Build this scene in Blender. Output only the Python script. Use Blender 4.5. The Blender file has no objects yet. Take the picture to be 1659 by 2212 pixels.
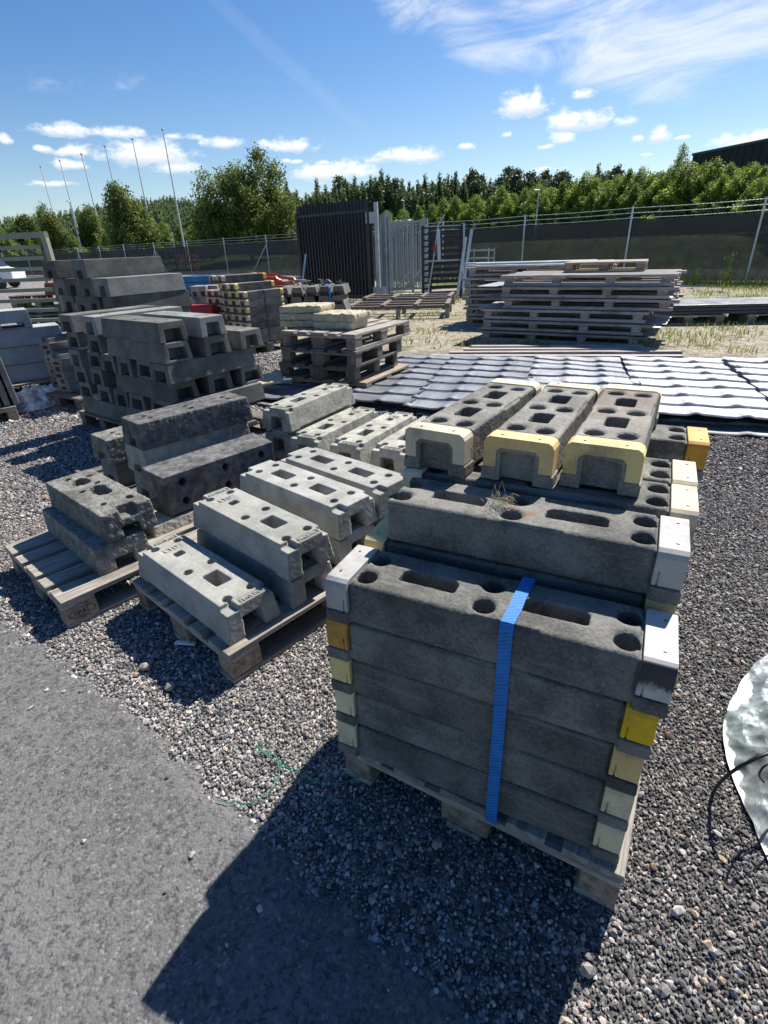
import bpy, bmesh, math, random
import numpy as np
from mathutils import Vector, Matrix, Euler
random.seed(7); RNG = np.random.default_rng(11)
S = bpy.context.scene; COL = S.collection; R = math.radians

# ---------------------------------------------------------------- camera
F, PITCH, ROLL, H = 1130.9, R(26.918), R(-2.352), 1.4773
FW = Vector((0, math.cos(PITCH), -math.sin(PITCH)))
_rt, _up = Vector((1, 0, 0)), Vector((0, math.sin(PITCH), math.cos(PITCH)))
RT = math.cos(ROLL)*_rt + math.sin(ROLL)*_up
UP = -math.sin(ROLL)*_rt + math.cos(ROLL)*_up
cam = bpy.data.cameras.new('camera'); camo = bpy.data.objects.new('camera', cam); COL.objects.link(camo)
cam.sensor_fit = 'HORIZONTAL'; cam.sensor_width = 36; cam.lens = 36*F/1659; cam.clip_start = .05; cam.clip_end = 4000
camo.matrix_world = Matrix(((RT.x, UP.x, -FW.x, 0), (RT.y, UP.y, -FW.y, 0), (RT.z, UP.z, -FW.z, H), (0, 0, 0, 1)))
S.camera = camo

def at(x, y, z=0.0):
    """survey helper: ground-plan point of a photo point (1659 px wide) at height z"""
    d = FW*F + RT*(x-829.5) - UP*(y-1106)
    t = (z-H)/d.z
    return Vector((d.x*t, d.y*t, z))
def atd(x, y, dist):
    d = FW*F + RT*(x-829.5) - UP*(y-1106)
    t = dist/math.hypot(d.x, d.y)
    return Vector((d.x*t, d.y*t, H+d.z*t))
def zone(x0, y0, k): return lambda x, y, z=0.0: at((x0+x*k)*.932, (y0+y*k)*.932, z)
z6 = zone(400, 560, 600/1659); z7 = zone(900, 560, 880/1659); zT = zone(640, 360, 600/1659)
zD = zone(80, 580, 540/1659); z0 = zone(0, 520, 300/1382); z1 = zone(740, 1250, 900/1659); z2 = zone(840, 850, 820/1659)

# ---------------------------------------------------------------- node helpers
class NT:
    def __init__(s, nt): s.nt = nt; nt.nodes.clear()
    def n(s, t, **kw):
        nd = s.nt.nodes.new(t)
        for k, v in kw.items():
            if k.startswith('i_'): nd.inputs[k[2:].replace('_', ' ')].default_value = v
            else: setattr(nd, k, v)
        return nd
    def l(s, a, b): s.nt.links.new(a, b)
    def put(s, sock, v):
        if isinstance(v, bpy.types.NodeSocket): s.l(v, sock)
        else: sock.default_value = v
    def math(s, op, a, b=None, c=None, clamp=False):
        m = s.n('ShaderNodeMath', operation=op, use_clamp=clamp)
        for i, v in enumerate((a, b, c)):
            if v is not None: s.put(m.inputs[i], v)
        return m.outputs[0]
    def vm(s, op, a, b=None, scale=None):
        m = s.n('ShaderNodeVectorMath', operation=op)
        s.put(m.inputs[0], a)
        if b is not None: s.put(m.inputs[1], b)
        if scale is not None: s.put(m.inputs['Scale'], scale)
        return m.outputs['Value'] if op in ('DOT_PRODUCT', 'LENGTH', 'DISTANCE') else m.outputs[0]
    def noise(s, vec, scale, detail=4, rough=.55, dist=0):
        m = s.n('ShaderNodeTexNoise'); s.l(vec, m.inputs['Vector'])
        m.inputs['Scale'].default_value = scale; m.inputs['Detail'].default_value = detail
        m.inputs['Roughness'].default_value = rough; m.inputs['Distortion'].default_value = dist
        return m.outputs[0]
    def vor(s, vec, scale, feature='F1', out='Distance'):
        m = s.n('ShaderNodeTexVoronoi', feature=feature); s.l(vec, m.inputs['Vector']); m.inputs['Scale'].default_value = scale
        return m.outputs[out]
    def rng(s, v, a, b, c=0.0, d=1.0, smooth=True):
        m = s.n('ShaderNodeMapRange', interpolation_type='SMOOTHSTEP' if smooth else 'LINEAR')
        s.l(v, m.inputs[0])
        for i, q in enumerate((a, b, c, d)): s.put(m.inputs[1+i], q)
        return m.outputs[0]
    def mix(s, f, a, b, blend='MIX'):
        m = s.n('ShaderNodeMix', data_type='RGBA', blend_type=blend)
        s.put(m.inputs[0], f)
        for i, v in ((6, a), (7, b)):
            s.put(m.inputs[i], (*v, 1) if isinstance(v, tuple) and len(v) == 3 else v)
        return m.outputs[2]
    def bump(s, h, strength=.5, dist=.01, nrm=None):
        m = s.n('ShaderNodeBump'); s.l(h, m.inputs['Height']); m.inputs['Strength'].default_value = strength
        m.inputs['Distance'].default_value = dist
        if nrm is not None: s.l(nrm, m.inputs['Normal'])
        return m.outputs[0]
def newmat(name):
    m = bpy.data.materials.new(name); m.use_nodes = True; t = NT(m.node_tree)
    out = t.n('ShaderNodeOutputMaterial'); b = t.n('ShaderNodeBsdfPrincipled'); t.l(b.outputs[0], out.inputs[0])
    return m, t, b, out
def coords(t, scale=None):
    tc = t.n('ShaderNodeTexCoord'); oi = t.n('ShaderNodeObjectInfo')
    off = t.vm('SCALE', oi.outputs['Location'], scale=3.7)
    c = t.n('ShaderNodeCombineXYZ'); 
    for i in range(3): t.l(t.math('MULTIPLY', oi.outputs['Random'], 37.0+11*i), c.inputs[i])
    v = t.vm('ADD', tc.outputs['Object'], c.outputs[0])
    if scale: v = t.vm('MULTIPLY', v, scale)
    return v, oi.outputs['Random']
def stone_mat(name, dark, light, scale=6, rough=.9, bump=.5, fine=90, pits=0.0, stain=None, stainamt=.5, rv=.12, spec=.3, bdist=.004, streak=0.0, rust=0.0):
    """mottled concrete / rubber / plastic: two tones, stains, fine grain and pits"""
    m, t, b, o = newmat(name); v, rnd = coords(t)
    a = t.noise(v, scale, 6, .62); g = t.noise(v, fine, 3, .6); big = t.noise(v, scale*.35, 3, .5)
    f = t.math('ADD', t.math('MULTIPLY', a, .65), t.math('MULTIPLY', g, .35))
    c = t.mix(t.rng(f, .36, .64), dark, light)
    if stain: c = t.mix(t.math('MULTIPLY', t.rng(big, .52, .68), stainamt), c, stain)
    if streak:                                                     # scrapes and casting marks along the block
        s1 = t.noise(t.vm('MULTIPLY', v, (2.5, 12, 42)), 1, 5, .7); s2 = t.noise(t.vm('MULTIPLY', v, (5, 30, 5)), 1, 4, .6)
        c = t.mix(t.math('MULTIPLY', t.rng(s1, .56, .72), streak), c, tuple(min(1, x*1.5) for x in light)); c = t.mix(t.math('MULTIPLY', t.rng(s2, .58, .72), streak), c, tuple(x*.55 for x in dark))
        c = t.mix(t.math('MULTIPLY', t.rng(t.vor(v, 26), .06, .03), .7), c, tuple(min(1, x*1.9) for x in light))
    if rust: c = t.mix(t.math('MULTIPLY', t.rng(t.noise(t.vm('MULTIPLY', v, (3.2, 9, 55)), 1, 3, .6), .65, .71), rust), c, (.20, .085, .045))
    hv = t.n('ShaderNodeHueSaturation'); t.l(c, hv.inputs['Color'])
    t.l(t.rng(rnd, 0, 1, 1-rv, 1+rv, False), hv.inputs['Value'])
    t.l(hv.outputs[0], b.inputs['Base Color']); b.inputs['Roughness'].default_value = rough
    b.inputs['Specular IOR Level'].default_value = spec
    h = t.math('ADD', t.math('MULTIPLY', g, .6), t.math('MULTIPLY', t.noise(v, fine*.3, 4), .7))
    if pits: h = t.math('SUBTRACT', h, t.math('MULTIPLY', t.rng(t.vor(v, 70), .16, .05), pits))
    t.l(t.bump(h, bump, bdist), b.inputs['Normal'])
    return m
def wood_mat(name, dark, light, axis=0, rough=.85, fresh=None):
    s = [38, 38, 38]; s[axis] = 2.2
    m, t, b, o = newmat(name); v, rnd = coords(t, tuple(s))
    a = t.noise(v, 1, 5, .65, .6); g = t.noise(v, 3.5, 3, .7)
    c = t.mix(t.rng(t.math('ADD', t.math('MULTIPLY', a, .6), t.math('MULTIPLY', g, .4)), .33, .67), dark, light)
    v2, _ = coords(t); st = t.noise(v2, 3.2, 4, .6)
    c = t.mix(t.math('MULTIPLY', t.rng(st, .5, .72), .6), c, tuple(x*.45 for x in dark))
    if fresh: c = t.mix(t.math('MULTIPLY', t.rng(t.noise(v2, 1.7, 2), .52, .62), .7), c, fresh)
    hv = t.n('ShaderNodeHueSaturation'); t.l(c, hv.inputs['Color']); t.l(t.rng(rnd, 0, 1, .8, 1.2, False), hv.inputs['Value'])
    t.l(hv.outputs[0], b.inputs['Base Color']); b.inputs['Roughness'].default_value = rough
    t.l(t.bump(t.math('ADD', a, g), .5, .003), b.inputs['Normal'])
    return m
def paint_mat(name, col, rough=.45, metal=0.0, var=.15, scale=8, dirt=None, dirtamt=.5, bump=.1, rv=.08, fine=60):
    m, t, b, o = newmat(name); v, rnd = coords(t)
    a = t.noise(v, scale, 5, .65)
    c = t.mix(t.rng(a, .3, .7), tuple(x*(1-var) for x in col), tuple(min(1, x*(1+var)) for x in col))
    if dirt: c = t.mix(t.math('MULTIPLY', t.rng(t.noise(v, scale*.6, 7, .75), .46, .68), dirtamt), c, dirt)
    hv = t.n('ShaderNodeHueSaturation'); t.l(c, hv.inputs['Color']); t.l(t.rng(rnd, 0, 1, 1-rv, 1+rv, False), hv.inputs['Value'])
    t.l(hv.outputs[0], b.inputs['Base Color']); b.inputs['Metallic'].default_value = metal
    t.l(t.rng(a, .3, .7, rough-.08, rough+.1), b.inputs['Roughness'])
    t.l(t.bump(t.noise(v, fine, 3), bump, .002), b.inputs['Normal'])
    return m

M = {}
M['rubber'] = stone_mat('dark_recycled_plastic', (.074, .073, .066), (.20, .195, .172), 7, .85, .6, 120, 1.0, (.055, .055, .052), .35, .24, .35, .005, .45, .7)
M['rubber_grey'] = stone_mat('weathered_recycled_plastic', (.12, .115, .10), (.28, .265, .23), 6, .85, .5, 110, .8, (.17, .11, .075), .35, .14, .3, .005, .4, .5)
M['rough'] = stone_mat('rough_rubber_crumb', (.10, .10, .09), (.30, .288, .255), 16, .92, 1.0, 130, 1.0, (.10, .092, .075), .5, .15, .25, .006)
M['rough_dark'] = stone_mat('rough_dark_rubber_crumb', (.06, .06, .062), (.20, .197, .19), 18, .92, 1.0, 150, 1.0, (.03, .03, .03), .5, .12, .25, .006)
M['conc'] = stone_mat('pale_grey_concrete', (.25, .25, .228), (.415, .41, .37), 7, .9, .5, 140, .7, (.36, .34, .27), .5, .09, .3, .004, .25)
M['conc_old'] = stone_mat('old_grey_concrete', (.23, .222, .19), (.47, .455, .39), 11, .92, .8, 110, .9, (.30, .275, .21), .6, .1, .3, .006)
M['block'] = stone_mat('dark_grey_concrete', (.085, .083, .075), (.19, .183, .162), 5, .9, .6, 100, .6, (.10, .098, .09), .5, .22, .3, .004, .2)
M['block2'] = stone_mat('mid_grey_concrete', (.15, .15, .142), (.285, .28, .262), 5, .9, .5, 100, .6, (.15, .15, .15), .5, .14, .3)
M['bluegrey'] = stone_mat('blue_grey_concrete', (.26, .285, .30), (.42, .44, .45), 4, .88, .35, 90, .3, (.28, .30, .31), .5, .06, .3)
for i, ax in enumerate('xyz'):
    M['wood_'+ax] = wood_mat('grey_pallet_wood_'+ax, (.17, .15, .125), (.48, .43, .365), i)
    M['woodf_'+ax] = wood_mat('newer_pallet_wood_'+ax, (.26, .20, .14), (.52, .43, .33), i)
    M['woodd_'+ax] = wood_mat('dark_pallet_wood_'+ax, (.075, .062, .052), (.24, .205, .17), i)
    M['woodg_'+ax] = wood_mat('silver_grey_timber_'+ax, (.22, .19, .17), (.50, .445, .41), i)
M['chip'] = stone_mat('pressed_chip_block', (.17, .13, .095), (.40, .32, .24), 30, .95, 1.0, 160, .6, (.12, .10, .08), .5, .15)
CAPC = dict(white=(.46, .445, .405), cream=(.68, .58, .37), tan=(.72, .50, .21), amber=(.66, .34, .04), yellow=(.74, .47, .008), pale=(.76, .60, .24), ivory=(.58, .50, .34))
for k, c in CAPC.items():
    M['cap_'+k] = paint_mat('reflector_cap_'+k, c, .66, 0, .1, 9, (c[0]*.45, c[1]*.42, c[2]*.5+.02), .75, .12, .10)
M['cap_scuffed'] = paint_mat('reflector_cap_scuffed', (.50, .485, .445), .62, 0, .1, 10, (.02, .02, .022), .3, .12, .03)
_t = NT.__new__(NT); _t.nt = M['cap_scuffed'].node_tree; _b = next(n for n in _t.nt.nodes if n.type == 'BSDF_PRINCIPLED'); _src = _b.inputs['Base Color'].links[0].from_socket
_tc = _t.n('ShaderNodeTexCoord'); _s = _t.n('ShaderNodeSeparateXYZ'); _t.l(_tc.outputs['Object'], _s.inputs[0])
_nz = _t.noise(_t.vm('MULTIPLY', _tc.outputs['Object'], (25, 25, 9)), 1, 5, .7)
_m = _t.math('MULTIPLY', _t.rng(_t.math('ADD', _s.outputs[2], _t.math('MULTIPLY', _t.math('SUBTRACT', _nz, .5), .09)), .058, .082), _t.rng(_s.outputs[1], -.084, -.0868)); _t.l(_t.mix(_t.math('MULTIPLY', _m, .96), _src, (.015, .015, .017)), _b.inputs['Base Color'])
M['strap_blue'] = paint_mat('blue_polyester_strap', (.012, .16, .50), .55, 0, .2, 30, None, 0, .6, .05, 300)
_t = NT.__new__(NT); _t.nt = M['strap_blue'].node_tree; _b = next(n for n in _t.nt.nodes if n.type == 'BSDF_PRINCIPLED'); _src = _b.inputs['Base Color'].links[0].from_socket
_tc = _t.n('ShaderNodeTexCoord'); _wv = _t.n('ShaderNodeTexWave', wave_type='BANDS', bands_direction='DIAGONAL'); _t.l(_t.vm('MULTIPLY', _tc.outputs['Object'], (0, 1, 1)), _wv.inputs[0]); _wv.inputs['Scale'].default_value = 60
_t.l(_t.mix(_t.math('MULTIPLY', _wv.outputs['Fac'], .28), _src, (.03, .27, .66)), _b.inputs['Base Color']); _t.l(_t.bump(_wv.outputs['Fac'], .8, .002), _b.inputs['Normal'])
M['strap_dark'] = paint_mat('dark_strap', (.03, .05, .09), .5)
M['galv'] = paint_mat('galvanised_steel', (.52, .56, .60), .42, .55, .16, 6, (.32, .33, .34), .4, .08, .1)
M['galv_dull'] = paint_mat('dull_galvanised_steel', (.36, .40, .43), .5, .3, .15, 6, (.2, .2, .2), .4, .08, .1)
M['black'] = paint_mat('black_powder_coat', (.012, .013, .016), .42, 0, .3, 5, (.05, .05, .055), .3, .06)
M['olive'] = paint_mat('olive_painted_steel', (.27, .285, .20), .5, 0, .15, 5, (.20, .2, .13), .4)
M['white_steel'] = paint_mat('white_painted_steel', (.72, .73, .72), .4, 0, .06, 4)
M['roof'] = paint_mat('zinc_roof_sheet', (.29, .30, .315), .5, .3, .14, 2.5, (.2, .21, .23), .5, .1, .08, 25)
M['roof_dark_refl'] = paint_mat('zinc_sheet_dark_reflection', (.19, .20, .215), .5, .3, .16, 2.5, (.14, .15, .17), .5, .1, .08, 25)  # same zinc; reflection of dark surroundings put into a darker base colour
M['roof_pale_glare'] = paint_mat('pale_and_glare_roof_sheet', (.37, .375, .38), .55, .12, .08, 2.5, (.45, .45, .46), .5, .1, .04, 25)  # real pale corrugated sheet; on tile sheets the sky glare is in the colour
M['wool'] = stone_mat('mineral_wool', (.42, .375, .25), (.66, .60, .44), 18, 1, 1.0, 90, 0, (.44, .38, .22), .5, .06, .1, .012)
M['red'] = paint_mat('red_plastic', (.42, .025, .018), .4, 0, .15)
M['orange'] = paint_mat('orange_plastic', (.45, .085, .012), .45, 0, .2, 6, (.3, .06, .02), .5)
M['blue'] = paint_mat('blue_painted_steel', (.02, .15, .33), .4, 0, .3, 5, (.02, .06, .12), .5)
M['rust'] = paint_mat('rusty_steel', (.20, .075, .035), .75, 0, .3, 12, (.07, .03, .02), .6, .4)
M['redframe'] = paint_mat('faded_red_steel', (.42, .15, .12), .55, 0, .2, 8)
M['darksteel'] = paint_mat('dark_painted_sheet', (.035, .04, .05), .4, 0, .25, 4, (.12, .12, .12), .4)
M['string'] = paint_mat('green_twine', (.01, .22, .15), .6)
M['straw'] = paint_mat('dry_straw', (.50, .40, .23), .8)
M['cable'] = paint_mat('black_cable', (.012, .012, .012), .45)
M['tagw'] = paint_mat('white_paper_scrap', (.75, .77, .78), .6)
M['ink'] = paint_mat('branded_ink', (.02, .017, .014), .9)
M['screw'] = paint_mat('steel_screw', (.25, .24, .22), .5, .7)
M['building'] = paint_mat('black_cladding', (.010, .011, .014), .6, 0, .15, .5)
M['roofing'] = paint_mat('grey_roof', (.42, .43, .44), .7, 0, .1, 1)
M['trunk'] = stone_mat('bark', (.05, .045, .04), (.16, .145, .125), 3, .95, .8, 20)
M['pinebark'] = stone_mat('pine_bark', (.09, .055, .035), (.23, .14, .09), 3, .95, .8, 20)

# ---------------------------------------------------------------- mesh helpers
class MB:
    def __init__(s): s.v = []; s.f = []; s.mi = []; s.m = Matrix()
    def add(s, vs, fs, mi=0):
        b = len(s.v); s.v += [tuple(s.m @ Vector(p)) for p in vs]; s.f += [tuple(b+i for i in q) for q in fs]; s.mi += [mi]*len(fs); return s
    def box(s, x0, x1, y0, y1, z0, z1, mi=0, tx=0, ty=0):
        """tx, ty: how much narrower the top is on each side"""
        return s.add([(x0, y0, z0), (x1, y0, z0), (x1, y1, z0), (x0, y1, z0), (x0+tx, y0+ty, z1), (x1-tx, y0+ty, z1), (x1-tx, y1-ty, z1), (x0+tx, y1-ty, z1)],
                     [(0, 3, 2, 1), (4, 5, 6, 7), (0, 1, 5, 4), (1, 2, 6, 5), (2, 3, 7, 6), (3, 0, 4, 7)], mi)
    def beam(s, a, b, w, h, mi=0, up=(0, 0, 1)):
        a, b = Vector(a), Vector(b); d = (b-a).normalized(); u = Vector(up); sd = d.cross(u)
        if sd.length < 1e-4: sd = d.cross(Vector((1, 0, 0)))
        sd.normalize(); u = sd.cross(d).normalized(); sd = sd*w/2; u = u*h/2
        p = [a-sd-u, a+sd-u, a+sd+u, a-sd+u, b-sd-u, b+sd-u, b+sd+u, b-sd+u]
        return s.add(p, [(0, 1, 2, 3), (7, 6, 5, 4), (0, 4, 5, 1), (1, 5, 6, 2), (2, 6, 7, 3), (3, 7, 4, 0)], mi)
    def tube(s, pts, r, n=8, mi=0, r1=None, caps=True):
        pts = [Vector(p) for p in pts]; vs = []; fs = []; k = len(pts)
        for i, p in enumerate(pts):
            d = (pts[min(i+1, k-1)]-pts[max(i-1, 0)]).normalized()
            sd = d.cross(Vector((0, 0, 1))); 
            if sd.length < 1e-3: sd = Vector((1, 0, 0))
            sd.normalize(); u = sd.cross(d); rr = r if r1 is None else r+(r1-r)*i/(k-1)
            vs += [p+rr*(math.cos(2*math.pi*j/n)*sd+math.sin(2*math.pi*j/n)*u) for j in range(n)]
        for i in range(k-1):
            for j in range(n): fs.append((i*n+j, i*n+(j+1) % n, (i+1)*n+(j+1) % n, (i+1)*n+j))
        if caps: fs += [tuple(range(n)), tuple(range((k-1)*n+n-1, (k-1)*n-1, -1))]
        return s.add(vs, fs, mi)
    def prism(s, prof, axis, a, b, mi=0):
        """profile polygon extruded along an axis: 'x' profile is (y,z), 'y' profile is (x,z), 'z' profile is (x,y)"""
        n = len(prof); f = {'x': lambda p, t: (t, p[0], p[1]), 'y': lambda p, t: (p[0], t, p[1]), 'z': lambda p, t: (p[0], p[1], t)}[axis]
        vs = [f(p, a) for p in prof]+[f(p, b) for p in prof]
        return s.add(vs, [tuple(range(n-1, -1, -1)), tuple(range(n, 2*n))]+[(i, (i+1) % n, n+(i+1) % n, n+i) for i in range(n)], mi)
    def cyl(s, x, y, r, z0, z1, n=20, r1=None):
        r1 = r if r1 is None else r1
        vs = [(x+r*math.cos(2*math.pi*i/n), y+r*math.sin(2*math.pi*i/n), z0) for i in range(n)]+[(x+r1*math.cos(2*math.pi*i/n), y+r1*math.sin(2*math.pi*i/n), z1) for i in range(n)]
        return s.add(vs, [tuple(range(n-1, -1, -1)), tuple(range(n, 2*n))]+[(i, (i+1) % n, n+(i+1) % n, n+i) for i in range(n)])
    def mesh(s, name, mats, smooth=False):
        me = bpy.data.meshes.new(name); me.from_pydata(s.v, [], s.f)
        for m in (mats if isinstance(mats, (list, tuple)) else [mats]): me.materials.append(m)
        if any(s.mi): me.polygons.foreach_set('material_index', s.mi)
        bm = bmesh.new(); bm.from_mesh(me); bmesh.ops.recalc_face_normals(bm, faces=bm.faces); bm.to_mesh(me); bm.free()
        if smooth: me.polygons.foreach_set('use_smooth', [True]*len(me.polygons))
        return me
    def raw(s):
        return s.mesh('raw', M['conc'])
def bake(me, mats, cut=None, bevel=0, seg=2, voxel=0, rough=0, rscale=.05, smooth=2, name='mesh', fix=True):
    """difference `cut` (a list of MB), then bevel or voxel-remesh with worn noisy surfaces, into a plain mesh"""
    o = bpy.data.objects.new('tmp', me); COL.objects.link(o); tmp = [o]
    for c in (cut or []):
        co = bpy.data.objects.new('cut', c.raw()); COL.objects.link(co); tmp.append(co); co.hide_render = True
        md = o.modifiers.new('b', 'BOOLEAN'); md.object = co; md.operation = 'DIFFERENCE'; md.solver = 'EXACT'; md.use_self = True
    if voxel:
        md = o.modifiers.new('r', 'REMESH'); md.mode = 'VOXEL'; md.voxel_size = voxel
        if smooth: md = o.modifiers.new('s', 'SMOOTH'); md.iterations = smooth; md.factor = .5
        if rough:
            for sc, k in ((rscale, 1), (rscale*.35, .5)):
                tx = bpy.data.textures.new('n', 'CLOUDS'); tx.noise_scale = sc; tx.noise_depth = 2
                md = o.modifiers.new('d', 'DISPLACE'); md.texture = tx; md.strength = rough*k; md.mid_level = .5; md.texture_coords = 'LOCAL'
    elif bevel:
        md = o.modifiers.new('v', 'BEVEL'); md.width = bevel; md.segments = seg; md.limit_method = 'ANGLE'; md.angle_limit = R(35)
        md.use_clamp_overlap = True
    dg = bpy.context.evaluated_depsgraph_get(); dg.update()
    nm = bpy.data.meshes.new_from_object(o.evaluated_get(dg)); nm.name = name
    for q in tmp: bpy.data.objects.remove(q)
    nm.materials.clear()
    for m in (mats if isinstance(mats, (list, tuple)) else [mats]): nm.materials.append(m)
    if voxel: nm.polygons.foreach_set('use_smooth', [True]*len(nm.polygons))
    return nm

def tag(o, label=None, cat=None, group=None, kind=None):
    if label: o['label'] = label
    if cat: o['category'] = cat
    if group: o['group'] = group
    if kind: o['kind'] = kind
    elif cat and 'kind' not in o: o['kind'] = 'thing'
    return o
def link(name, me, parent=None, label=None, mat=None):
    o = bpy.data.objects.new(name, me); COL.objects.link(o)
    if parent: o.parent = parent
    if label: o['label'] = label
    if mat:
        o.material_slots[0].link = 'OBJECT'; o.material_slots[0].material = mat
    return o
def xf(loc, rz=0, rx=0, ry=0, sc=(1, 1, 1)):
    return Matrix.Translation(Vector(loc)) @ Euler((rx, ry, rz)).to_matrix().to_4x4() @ Matrix.Diagonal((*sc, 1))
def thing(name, label, cat, mtx, parts, group=None):
    """an Empty at the base of the thing that parents its parts; parts = [(name, mesh, material or None, label or None)]"""
    r = bpy.data.objects.new(name, None); COL.objects.link(r); r.empty_display_size = .1; r.matrix_world = mtx
    tag(r, label, cat, group, 'thing')
    for p in parts: link(p[0], p[1], r, p[3] if len(p) > 3 else None, p[2] if len(p) > 2 else None)
    return r
def solo(name, label, cat, mtx, me, group=None, mat=None):
    o = link(name, me, None, None, mat); o.matrix_world = mtx
    return tag(o, label, cat, group, 'thing')
ORD = ['bottom', 'second', 'third', 'fourth', 'fifth', 'sixth', 'seventh', 'eighth', 'ninth']
def layer_name(i, n): return 'top' if i == n-1 else ('bottom' if i == 0 else ORD[i])
# ================================================================ fence feet with end caps
def foot_body(hl, hs, pl, pw, mats, voxel, wid=.18, h=.1215, holes=True, rough=.0019, bare=False):
    hw = wid/2
    b = MB(); b.prism([(-hw+.009, 0), (hw-.009, 0), (hw, .011), (hw-.003, h-.006), (hw-.010, h), (-hw+.010, h), (-hw+.003, h-.006), (-hw, .011)], 'x', -hl, hl)
    b.box(-hl-.066, hl+.066, -hw+.009, hw-.009, .0, h-.009)          # tongue that carries the caps
    b.box(-hl-.070, -hl-.006, -hw-.008, hw+.008, 0, .034); b.box(hl+.006, hl+.070, -hw-.008, hw+.008, 0, .034)   # pads
    c = MB(); c.box(-hl-.10, -hl-.042, -.046, .046, -.02, .082); c.box(hl+.042, hl+.10, -.046, .046, -.02, .082)
    cs = [c]
    if bare: cs.append(MB().box(-hl-.2, -hl+.001, -.3, .3, -.1, .3))
    if holes:
        c = MB()
        for x in (-hs, 0, hs):
            for y in (-.041, .041): c.cyl(x, y, .0255, .012, .2, 24, .0255)
        for x in (-hs/2, hs/2):
            c.prism([(x-pl/2, -pw/2), (x+pl/2, -pw/2), (x+pl/2, pw/2-.012), (x+pl/2-.014, pw/2), (x-pl/2+.014, pw/2), (x-pl/2, pw/2-.012)], 'z', .008, .2)
        cs.append(c)
        c = MB()
        for x in (-hs, 0, hs):
            for y in (-.041, .041): c.cyl(x, y, .0335, h-.004, .2, 24)
        c.box(-.015, .13, -.2, -hw+.009, h-.011, .2); c.box(-.13, .015, hw-.009, .2, h-.011, .2)
        cs.append(c)
    me = b.raw()
    return bake(me, mats, cs, voxel=voxel, rough=rough, rscale=.04, smooth=1, name='foot_body') if voxel else bake(me, mats, cs, bevel=.004, name='foot_body')
def foot_cap(hl, wid=.18, h=.1215, seg=2):
    hw = wid/2+.004; x0, x1 = hl+.008, hl+.068
    r = .016
    b = MB(); b.prism([(-hw, .036), (hw, .036), (hw, h+.001-r), (hw-r*.35, h+.001-r*.3), (hw-r, h+.0025), (-hw+r, h+.0025), (-hw+r*.35, h+.001-r*.3), (-hw, h+.001-r)], 'x', x0, x1)
    c = MB(); c.prism([(-.058, -.1), (.058, -.1), (.058, .082), (.046, .094), (-.046, .094), (-.058, .082)], 'x', x0-.05, x1+.05)
    if seg > 1: c.box(x0+.009, x0+.0125, -hw-.02, -hw+.005, .02, .072); c.box(x0+.009, x0+.0125, hw-.005, hw+.02, .02, .072)
    me = bake(b.raw(), M['cap_cream'], [c], bevel=.005, seg=seg, name='end_cap')
    if seg > 1:                                                    # two screw heads stay with the cap
        k = len(me.polygons); bm = bmesh.new(); bm.from_mesh(me); bm.from_mesh(cap_screws(hl, h)); bm.to_mesh(me); bm.free(); me.materials.append(M['screw'])
        me.polygons.foreach_set('material_index', [0]*k+[1]*(len(me.polygons)-k))
    return me
def cap_screws(hl, h=.1215):
    b = MB()
    for y in (-.05, .05): b.cyl(hl+.045, y, .0035, h, h+.0045, 8)
    return b.mesh('cap_screw', M['screw'])
HL1, HL2 = .315, .265
B1N = foot_body(HL1, .293, .142, .05, M['rubber'], .0036, bare=True)
B1 = foot_body(HL1, .293, .142, .05, M['rubber'], .0036)
B2 = foot_body(HL2, .222, .098, .06, M['rubber_grey'], .0036)
CAP1, CAP2 = foot_cap(HL1), foot_cap(HL2)
def flipx(me):
    n = me.copy(); n.transform(Matrix.Rotation(math.pi, 4, 'Z')); return n
CAP1L, CAP2L = flipx(CAP1), flipx(CAP2)
def capfoot(mtx, label, left, right, group, short=False, body=None, screws=True):
    b, cr, cl = (B2, CAP2, CAP2L) if short else (B1, CAP1, CAP1L)
    words = dict(scuffed='white end cap scuffed black', amber='amber yellow end cap', yellow='bright yellow end cap', tan='faded tan end cap',
                 pale='pale yellow end cap', cream='cream end cap', white='white end cap', ivory='dirty ivory end cap')
    parts = [('body', b if left else B1N, body)]
    if left: parts.append(('end_cap', cl, M['cap_'+left], words[left]))
    if right: parts.append(('end_cap', cr, M['cap_'+right], words[right]))
    return thing('fence_block', label, 'fence foot', mtx, parts, group)

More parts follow.
